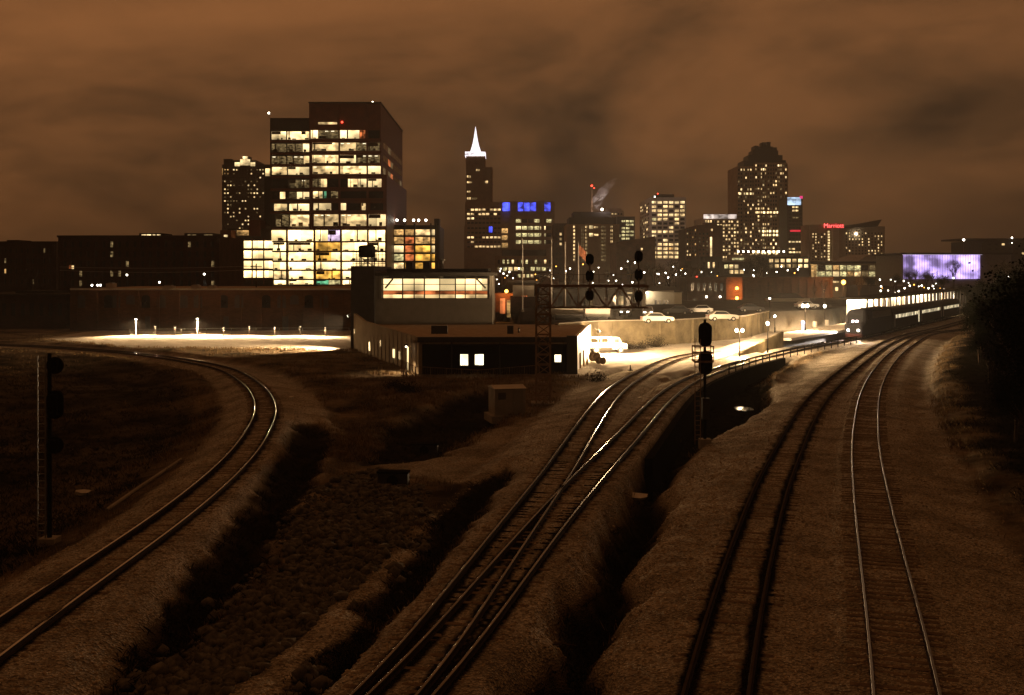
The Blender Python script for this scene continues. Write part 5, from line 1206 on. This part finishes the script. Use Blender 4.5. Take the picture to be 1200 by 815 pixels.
fl.add(vs, [(i*5+q,i*5+q+1,i*5+q+6,i*5+q+5) for i in range(8) for q in range(4)]); tag(fl.build('flag', mat('orange_flag',(.55,.22,.13),.8,var=.4,scale=1.5), loc=(gx(678,Y),Y,gz(287,Y))), 'drooping orange red flag near the top of its pole', 'flag')

# ------------------------------------------------------------------ yard objects, cabin, vehicles
p = hit(598,488); z0 = p.z; t = thing('equipment_cabin', 'small pale concrete equipment cabin beside the lattice mast', 'cabin', (p.x,p.y,z0), R(14))
m = MB(); m.box(-1.2,1.2,0,2.2,-.3,2.1); m.build('wall', concrete, t)
m = MB(); za = 2.1; m.add([(-1.28,-.08,za),(1.28,-.08,za),(1.28,2.3,za),(-1.28,2.3,za),(-1.28,1.1,za+.2),(1.28,1.1,za+.2)],[(0,1,5,4),(2,3,4,5),(1,2,5),(3,0,4),(3,2,1,0)]); m.build('roof', pale_concrete, t)
dr = MB().box(.2,1.0,-.05,.01,0,1.95).build('door', grey_clad, t); MB().box(.26,.32,-.09,-.05,.95,1.1).build('handle', steel, dr)
m = MB()
for k in range(6): m.box(-.95,-.35,-.04,.01,1.3+k*.09,1.35+k*.09)
m.build('louvre', dark_wall, t); MB().box(-1.5,1.5,-.3,2.5,-.5,.06).build('plinth', concrete, t)
for px, py, w, lab, hh in ((497,531,.85,'dark concrete culvert block at the edge of the pale path, farther one',.5),(460,569,.78,'dark concrete culvert block above the stone slope, nearer one',.6)):
    p = hit(px,py); z0 = p.z; t = thing('culvert_block', lab, 'culvert', (p.x,p.y,z0), R(-4)); m = MB(); m.box(-w,w,0,.55,-.4,hh); m.build('headwall', dark_wall, t)
    m = MB(); m.box(-w-.05,w+.05,-.06,.6,hh,hh+.1); m.build('coping', black_paint, t); MB().tube((0,-.04,hh*.35),(0,.02,hh*.35),.3,n=16).build('pipe_mouth', black_paint, t)
def wheel(t, x, y, r=.33, w=.22):
    a = MB().tube((x,y-w/2,r),(x,y+w/2,r),r,n=14).build('wheel', rubber, t); MB().tube((x,y-w/2-.01,r),(x,y+w/2+.01,r),r*.55,n=10).build('rim', steel, a)
def car(label, x, y, z, rz, paint, lights=None, group='cars on the terrace street'):
    t = thing('parked_car', label, 'car', (x,y,z), rz, group); prof = [(-2.1,.35),(2.15,.35),(2.2,.75),(1.9,.88),(1.0,.95),(.35,1.42),(-1.1,1.45),(-1.75,1.0),(-2.15,.92)]
    b = MB(); n = len(prof); b.add([(px_,-.86+(.14 if pz>1.2 else 0),pz) for px_,pz in prof]+[(px_,.86-(.14 if pz>1.2 else 0),pz) for px_,pz in prof],[tuple(range(n)),tuple(range(2*n-1,n-1,-1))]+[(i,n+i,n+(i+1)%n,(i+1)%n) for i in range(n)]); b.build('body', paint, t)
    for s in (-1,1):
        b = MB(); b.add([(.85,.80*s,.98),(.32,.74*s,1.36),(-1.05,.74*s,1.38),(-1.5,.80*s,1.0),(.85,.88*s,.98),(.32,.80*s,1.36),(-1.05,.80*s,1.38),(-1.5,.88*s,1.0)],[(4,5,6,7),(0,3,2,1),(0,1,5,4),(1,2,6,5),(2,3,7,6),(3,0,4,7)]); b.build('side_window', dark_glass, t)
        for xx in (-1.35,1.4): wheel(t, xx, .78*s)
        MB().box(2.14,2.22,.5*s-.18,.5*s+.18,.6,.74).build('headlight', lamp_white if lights else white_paint, t)
        MB().box(-2.19,-2.1,.55*s-.18,.55*s+.18,.7,.85).build('tail_light', lamp_red if lights else mat('tail_lens',(.3,.02,.02),.3), t)
    b = MB(); b.add([(.98,-.7,1.0),(.98,.7,1.0),(.42,.62,1.38),(.42,-.62,1.38),(1.03,-.7,1.02),(1.03,.7,1.02),(.47,.62,1.4),(.47,-.62,1.4)],[(4,5,6,7),(0,3,2,1),(0,1,5,4),(2,3,7,6),(1,2,6,5),(3,0,4,7)]); b.build('windscreen', dark_glass, t)
    return t
ST = 3.15
for px, py, rz, pt, li, lab in ((770,379,4,car_white,0,'white car parked at the wall edge in front of the white house'),(846,376.5,8,car_white,0,'white car parked near the right end of the retaining wall'),(733,370,-100,car_dark,1,'dark car with headlights on, left of the white house'),(759,370.5,-96,car_silver,1,'silver car with headlights on, right before the white house'),(793,369,170,car_dark,0,'dark unlit car beside the white house'),(820,368,175,car_silver,0,'silver unlit car below the dark brick shop'),(880,366,5,car_dark,0,'dark car parked before the long tan warehouse'),(945,362,10,car_white,0,'white car parked beside the pale shed')):
    q = gp(px,py,ST); car(lab, q.x, q.y, ST+.01, R(rz), pt, li)
q = gp(711,413.5); t = thing('utility_truck', 'white utility truck with open bed in the floodlit yard', 'truck', (q.x,q.y,0), R(8))
m = MB(); m.prism([(-2.4,-.95),(.5,-.95),(.5,.95),(-2.4,.95)],.7,1.25); m.build('bed', car_white, t)
m = MB(); pr_ = [(.55,.5),(2.4,.5),(2.4,1.15),(1.75,1.25),(1.35,1.95),(.55,1.95)]; n = len(pr_); m.add([(a,-.92,b) for a,b in pr_]+[(a,.92,b) for a,b in pr_],[tuple(range(n)),tuple(range(2*n-1,n-1,-1))]+[(i,n+i,n+(i+1)%n,(i+1)%n) for i in range(n)]); m.build('cab', car_white, t)
MB().box(.75,1.35,-.95,-.9,1.3,1.8).build('side_window', dark_glass, t)
m = MB(); m.bar((-2.3,-.9,1.9),(.5,-.9,1.9),.07); m.bar((-2.3,.9,1.9),(.5,.9,1.9),.07)
for x in (-2.3,-.9,.4):
    for y in (-.9,.9): m.bar((x,y,1.2),(x,y,1.9),.06)
m.build('rack', white_paint, t)
for x in (-1.5,1.6):
    for y in (-.8,.8): wheel(t,x,y,.38,.25)
for px, py, lab, w in ((697,424,'dark empty cable reel lying at the yard edge, bigger one',.55),(704,427,'dark empty cable reel lying at the yard edge, smaller one',.42)):
    q = gp(px,py); t = thing('cable_reel', lab, 'cable reel', (q.x,q.y,0), R(30))
    for s in (-.4,.4): MB().tube((0,s-.04,w),(0,s+.04,w),w,n=18).build('flange', tie_wood, t)
    MB().tube((0,-.4,w),(0,.4,w),w*.5,n=14).build('drum', tie_wood, t)
for px, py, h in ((680,431,1.5),(684,429,1.6),(688,427,1.5)):
    q = gp(px,py); t = thing('bollard', 'rusty pipe bollard at the white end of the station wing', 'bollard', (q.x,q.y,0), 0, 'bollards by the white end wall'); MB().tube((0,0,-.3),(0,0,h),.09).build('pipe', rusty, t); MB().sphere((0,0,h),.09).build('cap', rusty, t)
q = gp(738.5,434); tag(MB().lathe([(.3,0),(.3,.08),(.08,.1),(.05,.55),(.02,.6)],n=10).build('traffic_cone', rubber, loc=(q.x,q.y,-.05)), 'small dark cone alone on the floodlit yard', 'cone')
# overhead wires in front of the long dark block
for k, (z, sag) in enumerate(((gz(313,200),.35),(gz(317,200),.5))):
    b = MB(); A_, B_ = Vector((gx(70,200),200,z)), Vector((gx(300,200),200,z+.2)); pts = [A_+(B_-A_)*i/16+Vector((0,0,-sag*4*(i/16)*(1-i/16))) for i in range(17)]; b.path(pts,.05,5)
    tag(b.build('overhead_cable', steel), ('upper' if k == 0 else 'lower')+' thin overhead cable strung before the long dark block', 'cable')
for px, lab in ((70,'wooden utility pole holding the cables at their left end'),(300,'wooden utility pole holding the cables near the lit deck')):
    t = thing('utility_pole', lab, 'utility pole', (gx(px,200),200.2,0)); MB().tube((0,0,-.3),(0,0,gz(309,200)),.16,.11).build('pole', bark, t); MB().box(-1.1,1.1,-.08,.08,gz(313,200)-.05,gz(313,200)+.1).build('crossarm', bark, t)
for px, a, b_, lab in ((128,332.5,339,'pale rooftop box nearest the left end of the warehouse roof'),(196,335.5,339,'long pale rooftop box at the middle of the warehouse roof'),(228,334.5,339,'tallest pale rooftop box on the warehouse roof'),(247,335.5,339,'small pale rooftop box right of the tall one')):
    w = 6 if px in (196,) else 4
    t = thing('rooftop_unit', lab, 'rooftop unit', (gx(px,190),190,C.Z(338.6))); x0_ = (gx(px+w,190)-gx(px,190)); MB().box(-x0_,x0_,0,2,-.05,gz(a,190)-C.Z(338.6)).build('casing', pale_concrete, t); MB().box(-x0_*.7,x0_*.7,.3,1.7,gz(a,190)-C.Z(338.6),gz(a,190)-C.Z(338.6)+.15).build('fan_cover', steel, t)
# small lamps among the city blocks
def city_lamp(px, py, Y, m, zb=3.0, r=.25, label='distant white street lamp among the dark city blocks', group='distant street lamps'):
    t = thing('street_lamp', label, 'street lamp', (gx(px,Y),Y,zb), 0, group); h = gz(py,Y)-zb
    b = MB(); b.tube((0,.3,-.5),(0,.3,h+.2),.07); b.bar((0,.3,h+.2),(0,-.1,h+.2),.08); b.build('pole', dark_wall, t); MB().sphere((0,-.1,h),r).build('bulb', m, t)
for px, py, Y in ((755,319.5,330),(772,321.5,330),(780,320,360),(792,322,330),(803,321,340),(783,325.5,300),(728,315,380),(789,313,420),(741,331,300),(722,329,300),(713,329,300),(608,315,480),(597,319,420),(590,321,420),(586,318,400),(668,315,480),(663,318,480),(1031,328,400),(1044,328,400),(1049,330,400),(1059,329.5,400),(1032,341,300),(1053,341.5,320),(1060,338,330),(1040,348,260),(1026,348,260),(1066,335,340),(1080,335,340),(1088,338,330),(1093,335.5,340),(1106,339.5,300),(1117,326,300),(1003,349.5,250),(910,319,400),(923,317,400),(935,316,400),(883,324,380),(1181,324.5,190),(1184,338.5,190),(1130,364,240)):
    city_lamp(px, py, Y, lamp_white, r=.10+.0004*Y)
for px, py, Y, lab in ((149,322.5,225,'lamp lit before the long dark block, left one'),(239.5,321.5,225,'lamp lit before the long dark block, right one'),(187,331,225,'lamp lit before the long dark block, middle lower one')): city_lamp(px, py, Y, lamp_white, 0, .2, lab, None)
for px in (108,114.5,118): city_lamp(px, 334.5, 222, lamp_white, 0, .2, 'low lamp in the cluster above the warehouse roof', 'lamp cluster above the warehouse')
t = thing('street_lamp', 'orange sodium street lamp by the pale corner building', 'street lamp', (gx(988.5,285),285,3)); h = gz(331,285)-3; MB().tube((0,.3,-.3),(0,.3,h),.09).build('pole', dark_wall, t); MB().sphere((0,0,h),.62).build('bulb', lamp_orange, t); lamp(t,(-.5,-1.5,h),3500,SODIUM,size=.5)
city_lamp(816, 325, 400, lamp_red, r=.5, label='red traffic light below the dark cube block', group=None); city_lamp(744,308,430,lamp_white,r=.3)

rs_ = random.Random(44)
for k in range(60):
    px, py = rs_.choice(((rs_.uniform(578,800), rs_.uniform(306,334)), (rs_.uniform(1000,1112), rs_.uniform(329,349)), (rs_.uniform(800,945), rs_.uniform(312,324)), (rs_.uniform(560,800), rs_.uniform(318,336))))
    og = rs_.random() < .55; L_ = px < 300
    city_lamp(px, py, rs_.uniform(300,420) if not L_ else 232, lamp_orange if og else lamp_white, 0 if L_ else 3, rs_.uniform(.09,.2), 'distant orange street lamp among the dark city blocks' if og else 'distant white street lamp among the dark city blocks', 'distant orange street lamps' if og else 'distant street lamps')
# steam over the brown tower, lit by a roof lamp
t = thing('roof_lamp', 'bright roof lamp at the foot of the steam plume', 'lamp', (gx(705.5,708),708,gz(248.5,708))); MB().tube((0,0,-.6),(0,0,1.2),.15).build('post', steel, t); MB().sphere((0,0,1.6),.8).build('bulb', lamp_white, t); lamp(t,(1,-2.5,4),14000,(1,.8,.75),size=.6)
sm = bpy.data.materials.new('steam'); sm.use_nodes = True; nt = sm.node_tree; nt.nodes.clear(); N = nt.nodes.new; L = nt.links.new
o_ = N('ShaderNodeOutputMaterial'); v_ = N('ShaderNodeVolumePrincipled'); L(v_.outputs[0], o_.inputs['Volume']); tc = N('ShaderNodeTexCoord'); n_ = N('ShaderNodeTexNoise'); n_.inputs['Scale'].default_value = .22; n_.inputs['Detail'].default_value = 4
L(tc.outputs['Object'], n_.inputs['Vector']); mr = N('ShaderNodeMapRange'); L(n_.outputs[0], mr.inputs[0]); mr.inputs[1].default_value = .42; mr.inputs[2].default_value = .7; mr.inputs[3].default_value = 0; mr.inputs[4].default_value = .09; L(mr.outputs[0], v_.inputs['Density']); v_.inputs['Color'].default_value = (.97,.95,.95,1)
b = MB(); pr_ = []; n = 12
for k, (cx_, cz_, r_) in enumerate(((0,.5,.8),(-1.8,4,2.6),(-1,8,3.6),(1.5,12,4.4),(5,16,4.6),(9,20,3.8),(12,23,1.5))):
    for i in range(n): b.v.append((cx_+r_*math.cos(i*6.283/n)*(1+.2*math.sin(i*2.3+k)), r_*math.sin(i*6.283/n), cz_))
for k in range(6): b.f += [(k*n+i,k*n+(i+1)%n,(k+1)*n+(i+1)%n,(k+1)*n+i) for i in range(n)]
b.f += [tuple(range(n))[::-1], tuple(range(6*n,7*n))]; b.mi = [0]*len(b.f)
tag(b.build('steam_plume', sm, loc=(gx(701,712),712,gz(249,712))), 'faint steam plume drifting right above the brown tower', 'steam')

# ------------------------------------------------------------------ damp night air
def haze():
    m = bpy.data.materials.new('night_haze'); m.use_nodes = True; nt = m.node_tree; nt.nodes.clear()
    o = nt.nodes.new('ShaderNodeOutputMaterial'); v = nt.nodes.new('ShaderNodeVolumePrincipled'); nt.links.new(v.outputs[0], o.inputs['Volume'])
    v.inputs['Color'].default_value = (.95,.93,.9,1); v.inputs['Density'].default_value = HAZE; v.inputs['Anisotropy'].default_value = 0.0
    MB().box(-3000,3000,-3000,3000,-10,185).build('haze', m, kind='stuff')
HAZE = 0.00022
haze()

# ------------------------------------------------------------------ trees and ground cover
def make_tree(h, spread, kind, seed, trunk_r=None):
    """trunk with limbs, crown of twigs (bare) or many small leaves (evergreen, dry)"""
    rs = random.Random(seed); tr = MB(); cr = MB(); tips = []
    def grow(p, d, L, r, lev):
        q = p + d*L; tr.tube(p, q, r, r*.68, 6 if lev < 2 else 4, cap=False) if lev < 3 else cr.tube(p, q, r, r*.4, 3, cap=False)
        if lev == 4 or (lev == 3 and kind != 'bare'): tips.append(q); return
        for _ in range(rs.choice((2,3,3)) if lev else 4):
            a = rs.uniform(0, 6.28); t = rs.uniform(.35, .75)*(1 if lev else .8)
            v = (d + Vector((math.cos(a), math.sin(a), rs.uniform(-.1,.5)))*t*spread).normalized()
            grow(p + d*L*rs.uniform(.55,1.0) if lev else p + d*L*rs.uniform(.6,1), v, L*rs.uniform(.55,.8), r*.58, lev+1)
    grow(Vector((0,0,-.3)), Vector((rs.uniform(-.05,.05), rs.uniform(-.05,.05), 1)), h*.38, trunk_r or h*.022, 0)
    top = max((t.z for t in tips), default=h); k = h/top
    tr.v = [(x*k,y*k,z*k) for x,y,z in tr.v]; cr.v = [(x*k,y*k,z*k) for x,y,z in cr.v]; tips = [t*k for t in tips]
    if kind != 'bare':
        n = 9000 if kind == 'evergreen' else 1800
        per = max(8, n//max(1,len(tips)))
        for t in tips:
            rad = h*rs.uniform(.05,.085)
            for _ in range(per):
                c = t*rs.uniform(.86,1.0) + Vector([max(-1.5,min(1.5,rs.gauss(0,.85))) for _ in range(3)])*rad
                s = h*rs.uniform(.004,.011); a = Vector((rs.gauss(0,1),rs.gauss(0,1),rs.gauss(0,1))).normalized(); b = a.orthogonal().normalized()*s*.7; a = a*s
                cr.add([c-a, c+b, c+a, c-b], [(0,1,2,3)])
    else:
        for t in tips:
            for _ in range(5):
                v = Vector((rs.gauss(0,1),rs.gauss(0,1),rs.gauss(.4,1))).normalized()*h*rs.uniform(.04,.1); cr.tube(t, t+v, h*.0022, h*.001, 3, cap=False)
    return tr, cr
TREES = {}
def tree(label, x, y, z, h, kind, seed, group=None, rz=0, spread=1.0):
    key = (kind, seed)
    if key not in TREES:
        a, b = make_tree(10, spread, kind, seed); TREES[key] = (a.mesh('trunk', bark), b.mesh('crown', {'bare': bark, 'evergreen': leaf_dark, 'dry': leaf_dry}[kind]))
    t = thing({'bare':'bare_tree','evergreen':'evergreen_tree','dry':'brown_leaved_tree'}[kind], label, 'tree', (x,y,z), rz, group)
    for nm, me in zip(('trunk','crown'), TREES[key]): place(nm, me, t).scale = (h/10,)*3
    return t
G_ = 'dark trees along the right bank'
for i, (px, Y, h, kind, sd) in enumerate(((1300,38,9.5,'evergreen',1),(1262,48,9.9,'evergreen',2),(1236,60,10.3,'evergreen',3),(1290,62,12.0,'evergreen',1),(1212,74,9.5,'evergreen',2),(1250,80,12.0,'evergreen',1),(1192,90,8.2,'evergreen',3),(1225,98,11.2,'evergreen',2),(1176,108,6.9,'evergreen',1),(1204,118,9.5,'evergreen',3),(1164,130,6.0,'evergreen',2),(1196,125,8.6,'evergreen',3),(1154,152,6.0,'evergreen',3),(1180,150,8.2,'evergreen',1),(1147,180,6.5,'evergreen',2),(1168,185,8.2,'evergreen',2),(1192,175,10.3,'evergreen',2),(1143,215,6.9,'evergreen',1),(1164,225,8.6,'evergreen',3),(1188,230,13,'bare',5),(1137,262,7.7,'evergreen',3),(1124,285,6.9,'evergreen',2),(1204,66,4.0,'evergreen',3),(1180,84,4.0,'evergreen',1),(1166,102,4.2,'evergreen',2),(1150,122,4.4,'evergreen',3),(1222,54,4.0,'evergreen',2),(1142,145,4.5,'evergreen',1),(1136,170,5.0,'evergreen',3),(1132,200,5.0,'evergreen',2),(1160,92,5,'evergreen',3),(1172,76,5.2,'evergreen',1),(1190,64,5,'evergreen',2),(1212,52,4.8,'evergreen',3),(1148,110,5.4,'evergreen',2),(1196,70,7.5,'evergreen',1),(1180,86,8,'evergreen',3))):
    x = gx(px,Y); tree('dense dark evergreen in the black mass of trees at the right edge' if kind == 'evergreen' else 'bare tall tree rising from the black mass of trees at right', x, Y, zg(x,Y)-.15, h, kind, sd, G_ if kind == 'evergreen' else None, i*1.7)
for i, (px, Y, pt, kind, sd, lab) in enumerate(((738,300,306,'bare',5,'bare tree between the brown tower and the red brick hall'),(768,300,308,'bare',6,'bare tree behind the white house roof, left one'),(784,310,304,'bare',7,'bare tree behind the white house, tallest of the cluster'),(797,290,312,'bare',5,'bare tree behind the white house, right one'),(812,320,308,'bare',6,'bare tree before the dark cube block'),
    (887,380,300,'evergreen',2,'round dark evergreen between the two parts of the white windowed office'),(716,300,318,'bare',7,'bare tree behind the signal bridge arm'),(666,300,316,'bare',6,'bare tree behind the flagpoles'),(632,330,318,'bare',5,'bare tree behind the flat roofed garage'),(955,270,333,'dry',8,'brown leaved tree in orange light before the tan warehouse, left one'),(966,275,328,'dry',9,'brown leaved tree in orange light before the tan warehouse, right one'),
    (1006,290,322,'dry',8,'dark round tree right of the orange street lamp'),(1018,300,324,'evergreen',3,'dark evergreen behind the canopy roof'),(1075,420,317,'bare',7,'bare tree before the violet wall, left one'),(1093,420,317,'bare',6,'bare tree before the violet wall, middle one'),(1066,410,318,'evergreen',2,'dark bush-like evergreen at the foot of the violet wall'),(1086,400,320,'evergreen',1,'wide dark evergreen below the violet wall'),(1118,360,306,'bare',5,'tall bare tree at the right end of the violet wall'),(1048,330,322,'evergreen',3,'dark evergreen between the canopy and the vaulted hall'),(1104,330,322,'evergreen',2,'dark evergreen above the far end of the canopy'),
    (470,300,312,'bare',6,'bare tree behind the roof of the station hall'),(40,235,318,'bare',7,'bare tree in front of the apartment block at left'))):
    tree(lab, gx(px,Y), Y, 0 if px < 500 else 2.9, gz(pt,Y)-(0 if px < 500 else 2.9), kind, sd, None, i*.9)
def bush(label, px, py, z, r, seed, m, group=None):
    p = gp(px, py, z); rs = random.Random(seed); b = MB(); w = MB()
    for _ in range(int(900)):
        c = Vector((rs.gauss(0,.45), rs.gauss(0,.45), abs(rs.gauss(.25,.28))))*r*1.4; s = r*rs.uniform(.03,.08)
        a = Vector((rs.gauss(0,1),rs.gauss(0,1),rs.gauss(0,1))).normalized(); d = a.orthogonal()*s*.8; a = a*s; b.add([c-a,c+d,c+a,c-d],[(0,1,2,3)])
    for _ in range(7): w.tube((0,0,-.2), (rs.gauss(0,.5)*r, rs.gauss(0,.5)*r, r*.8), .04*r, .015*r, 4)
    t = thing('bush', label, 'bush', (p.x,p.y,zg(p.x,p.y)), 0, group); b.build('foliage', m, t); w.build('stem', bark, t)
for i, (px, py, r, lab) in enumerate(((737,409,.9,'dark bush at the foot of the retaining wall, leftmost'),(752,408,.7,'small dark bush at the foot of the retaining wall'),(768,406,1.1,'widest dark bush at the foot of the retaining wall'),(807,401,.8,'round dark bush against the retaining wall by the black signal head'),(700,441,.8,'scruffy bush beside the yard end of the station wing'),(478,455,.8,'scruffy bush by the wire fence corner'),(462,452,.7,'low dark bush left of the wire fence'))): bush(lab, px, py, 0, r, i, scrub_mat)

def scatter(n, xr, yr, accept, seed):
    rg = np.random.RandomState(seed); u = rg.uniform(*xr, n); y = yr[0]*(yr[1]/yr[0])**rg.uniform(0,1,n); x = u*y
    f = ground_fields(x, y); w = accept(x, y, *f); k = rg.uniform(0,1,n) < w
    return x[k], y[k], f[0][k], rg
def fast_mesh(name, V, F, m, **k):
    me = bpy.data.meshes.new(name); V = V.reshape(-1,3); F = F.astype(np.int32); c = F.shape[1]
    me.vertices.add(len(V)); me.vertices.foreach_set('co', V.ravel()); me.loops.add(F.size); me.loops.foreach_set('vertex_index', F.ravel())
    me.polygons.add(len(F)); me.polygons.foreach_set('loop_start', np.arange(len(F))*c); me.polygons.foreach_set('loop_total', np.full(len(F), c)); me.update(); me.materials.append(m)
    return place(name, me, **k)
def blades(x, y, z, rg, per, h, w, lean, name, m):
    n = len(x)*per; X = np.repeat(x, per)+rg.normal(0,.16,n); Y = np.repeat(y, per)+rg.normal(0,.16,n); Z = np.repeat(z, per)
    a = rg.uniform(0,6.28,n); H = h*rg.uniform(.4,1.3,n); l = H*lean*rg.uniform(.2,1.2,n); b = a+1.57
    base = np.c_[X,Y,Z-.04]; s = np.c_[np.cos(b),np.sin(b),0*b]*w; tip = base + np.c_[np.cos(a)*l, np.sin(a)*l, H]; mid = base*.45+tip*.55+np.c_[0*a,0*a,H*.12]
    V = np.stack([base-s, base+s, mid+s*.7, tip, mid-s*.7], 1); F = np.arange(n*5).reshape(n,5)
    return fast_mesh(name, V, F, m, kind='stuff')
dry = lambda x, y, z, ball, st, veg, pave, pl: (1-np.clip(ball*1.3,0,1))*(1-pave)*(pl<.2)*(.15+.85*(fbm(x+7,y,3.0)>.5))*(veg<.5)
x, y, z, rg = scatter(26000, (-.62,.62), (22,150), dry, 5); blades(x,y,z,rg,6,.26,.012,.7,'dry_grass',grass_dry)
wet = lambda x, y, z, ball, st, veg, pave, pl: (veg>.35)*(ball<.4)*(pave<.3)*(pl<.2)*1.0
x, y, z, rg = scatter(60000, (-.60,.62), (62,172), dry, 15); blades(x,y,z,rg,4,.30,.022,.9,'dry_grass',grass_dry)
x, y, z, rg = scatter(34000, (-.64,.64), (20,140), wet, 6); blades(x,y,z,rg,6,.24,.02,1.6,'undergrowth',scrub_mat)
edge = lambda x, y, z, ball, st, veg, pave, pl: ((pave>.05)&(pave<.75)&(ball<.3)&(pl<.2))*.9
x, y, z, rg = scatter(60000, (-.5,.4), (95,178), edge, 8); blades(x,y,z,rg,5,.35,.03,.8,'verge_grass',grass_dry)
# stones: loose rip-rap slope and scattered ballast stones
ico = [(0,0,-1),(.72,-.53,-.45),(-.28,-.85,-.45),(-.89,0,-.45),(-.28,.85,-.45),(.72,.53,-.45),(.28,-.85,.45),(-.72,-.53,.45),(-.72,.53,.45),(.28,.85,.45),(.89,0,.45),(0,0,1)]
icf = [(0,1,2),(1,0,5),(0,2,3),(0,3,4),(0,4,5),(1,5,10),(2,1,6),(3,2,7),(4,3,8),(5,4,9),(1,10,6),(2,6,7),(3,7,8),(4,8,9),(5,9,10),(6,10,11),(7,6,11),(8,7,11),(9,8,11),(10,9,11)]
def stones(x, y, z, rg, s0, s1, name, m):
    n = len(x); B = np.array(ico); s = s0*(s1/s0)**rg.uniform(0,1,n)**1.5; V = B[None]*(1+rg.uniform(-.42,.42,(n,12,1)))*s[:,None,None]*rg.uniform(.55,1.2,(n,1,3))
    a = rg.uniform(0,6.28,n); c, q = np.cos(a)[:,None], np.sin(a)[:,None]; V = np.stack([V[...,0]*c-V[...,1]*q, V[...,0]*q+V[...,1]*c, V[...,2]*.8], -1) + np.c_[x,y,z+s*.15][:,None]
    F = (np.array(icf)[None]+(np.arange(n)*12)[:,None,None]).reshape(-1,3); return fast_mesh(name, V, F, m, kind='stuff')
rip = lambda x, y, z, ball, st, veg, pave, pl: .62*(1-sstep(-1.2,.8,poly_dist(RIPRAP,x,y)+2.2*(fbm(x,y,2.5)-.5)))*(ball<.5)
x, y, z, rg = scatter(44000, (-.40,-.03), (22,58), rip, 9); stones(x,y,z,rg,.05,.33,'riprap_rubble',rock_mat)
bal = lambda x, y, z, ball, st, veg, pave, pl: (ball>.6)*(st<.15)*.55+(ball>.05)*(ball<=.6)*.3
x, y, z, rg = scatter(75000, (-.60,.56), (22,95), bal, 10); stones(x,y,z-.01,rg,.03,.075,'ballast_gravel',mat('ballast_stone',(.34,.275,.195),.9,var=.5,scale=1.2))
# a few odd bits lying about
for px, py, zz, w, lab in ((341.5,468.5,-.7,.22,'small white plastic scrap beside the curved left track'),(97,580,-2.0,.55,'pale sheet lying in the dark field left of the curve'),(653,764,-2.2,.5,'thin pale branch lying across the dark ditch'),(745,585,-2.0,.8,'pale slab lying in the dark ditch below the black wall')):
    p = hit(px,py); b = MB(); rs = random.Random(px)
    if 'branch' in lab: b.tube((-.5,0,.1),(.1,.1,.16),.035,.03,5); b.tube((.1,.1,.16),(.55,.02,.12),.03,.015,5); nm, ct, mm = 'branch','branch',bark
    else:
        n = 9; b.add([(w*math.cos(i*6.28/n)*rs.uniform(.6,1.1), w*.7*math.sin(i*6.28/n)*rs.uniform(.6,1.1), .1+rs.uniform(0,.1)) for i in range(n)]+[(0,0,.25)]+[(w*.6*math.cos(i*6.28/n), w*.4*math.sin(i*6.28/n), -.05) for i in range(n)],
          [(i,(i+1)%n,n) for i in range(n)]+[(i,n+1+i,n+1+(i+1)%n,(i+1)%n) for i in range(n)]); nm, ct, mm = ('plastic_scrap','litter',white_paint) if w < .5 else ('fallen_slab','slab',pale_concrete) if w > .6 else ('pale_sheet','litter',pale_concrete)
    tag(b.build(nm, mm, loc=(p.x,p.y,zg(p.x,p.y)+.05)), lab, ct)
pp = [hit(125,601), hit(165,572), hit(212,541)]; b = MB(); b.path([Vector((q.x,q.y,zg(q.x,q.y)+.14)) for q in pp], .09, 8); tag(b.build('drain_pipe', concrete), 'straight pale drain pipe along the dark slope inside the left curve', 'pipe')
p = gp(872,476,-1.9); wm, nt, bs = nodes('puddle_water'); bs.inputs['Base Color'].default_value = (.01,.009,.007,1); bs.inputs['Roughness'].default_value = .06
b = MB(); rs = random.Random(3); zc = zg(p.x,p.y); n = 24; b.add([(1.0*math.cos(i*6.283/n)*rs.uniform(.6,1.1), 1.7*math.sin(i*6.283/n)*rs.uniform(.6,1.1), 0) for i in range(n)],[tuple(range(n))]); b.build('puddle_water', wm, loc=(p.x,p.y,zc+.12), kind='structure')
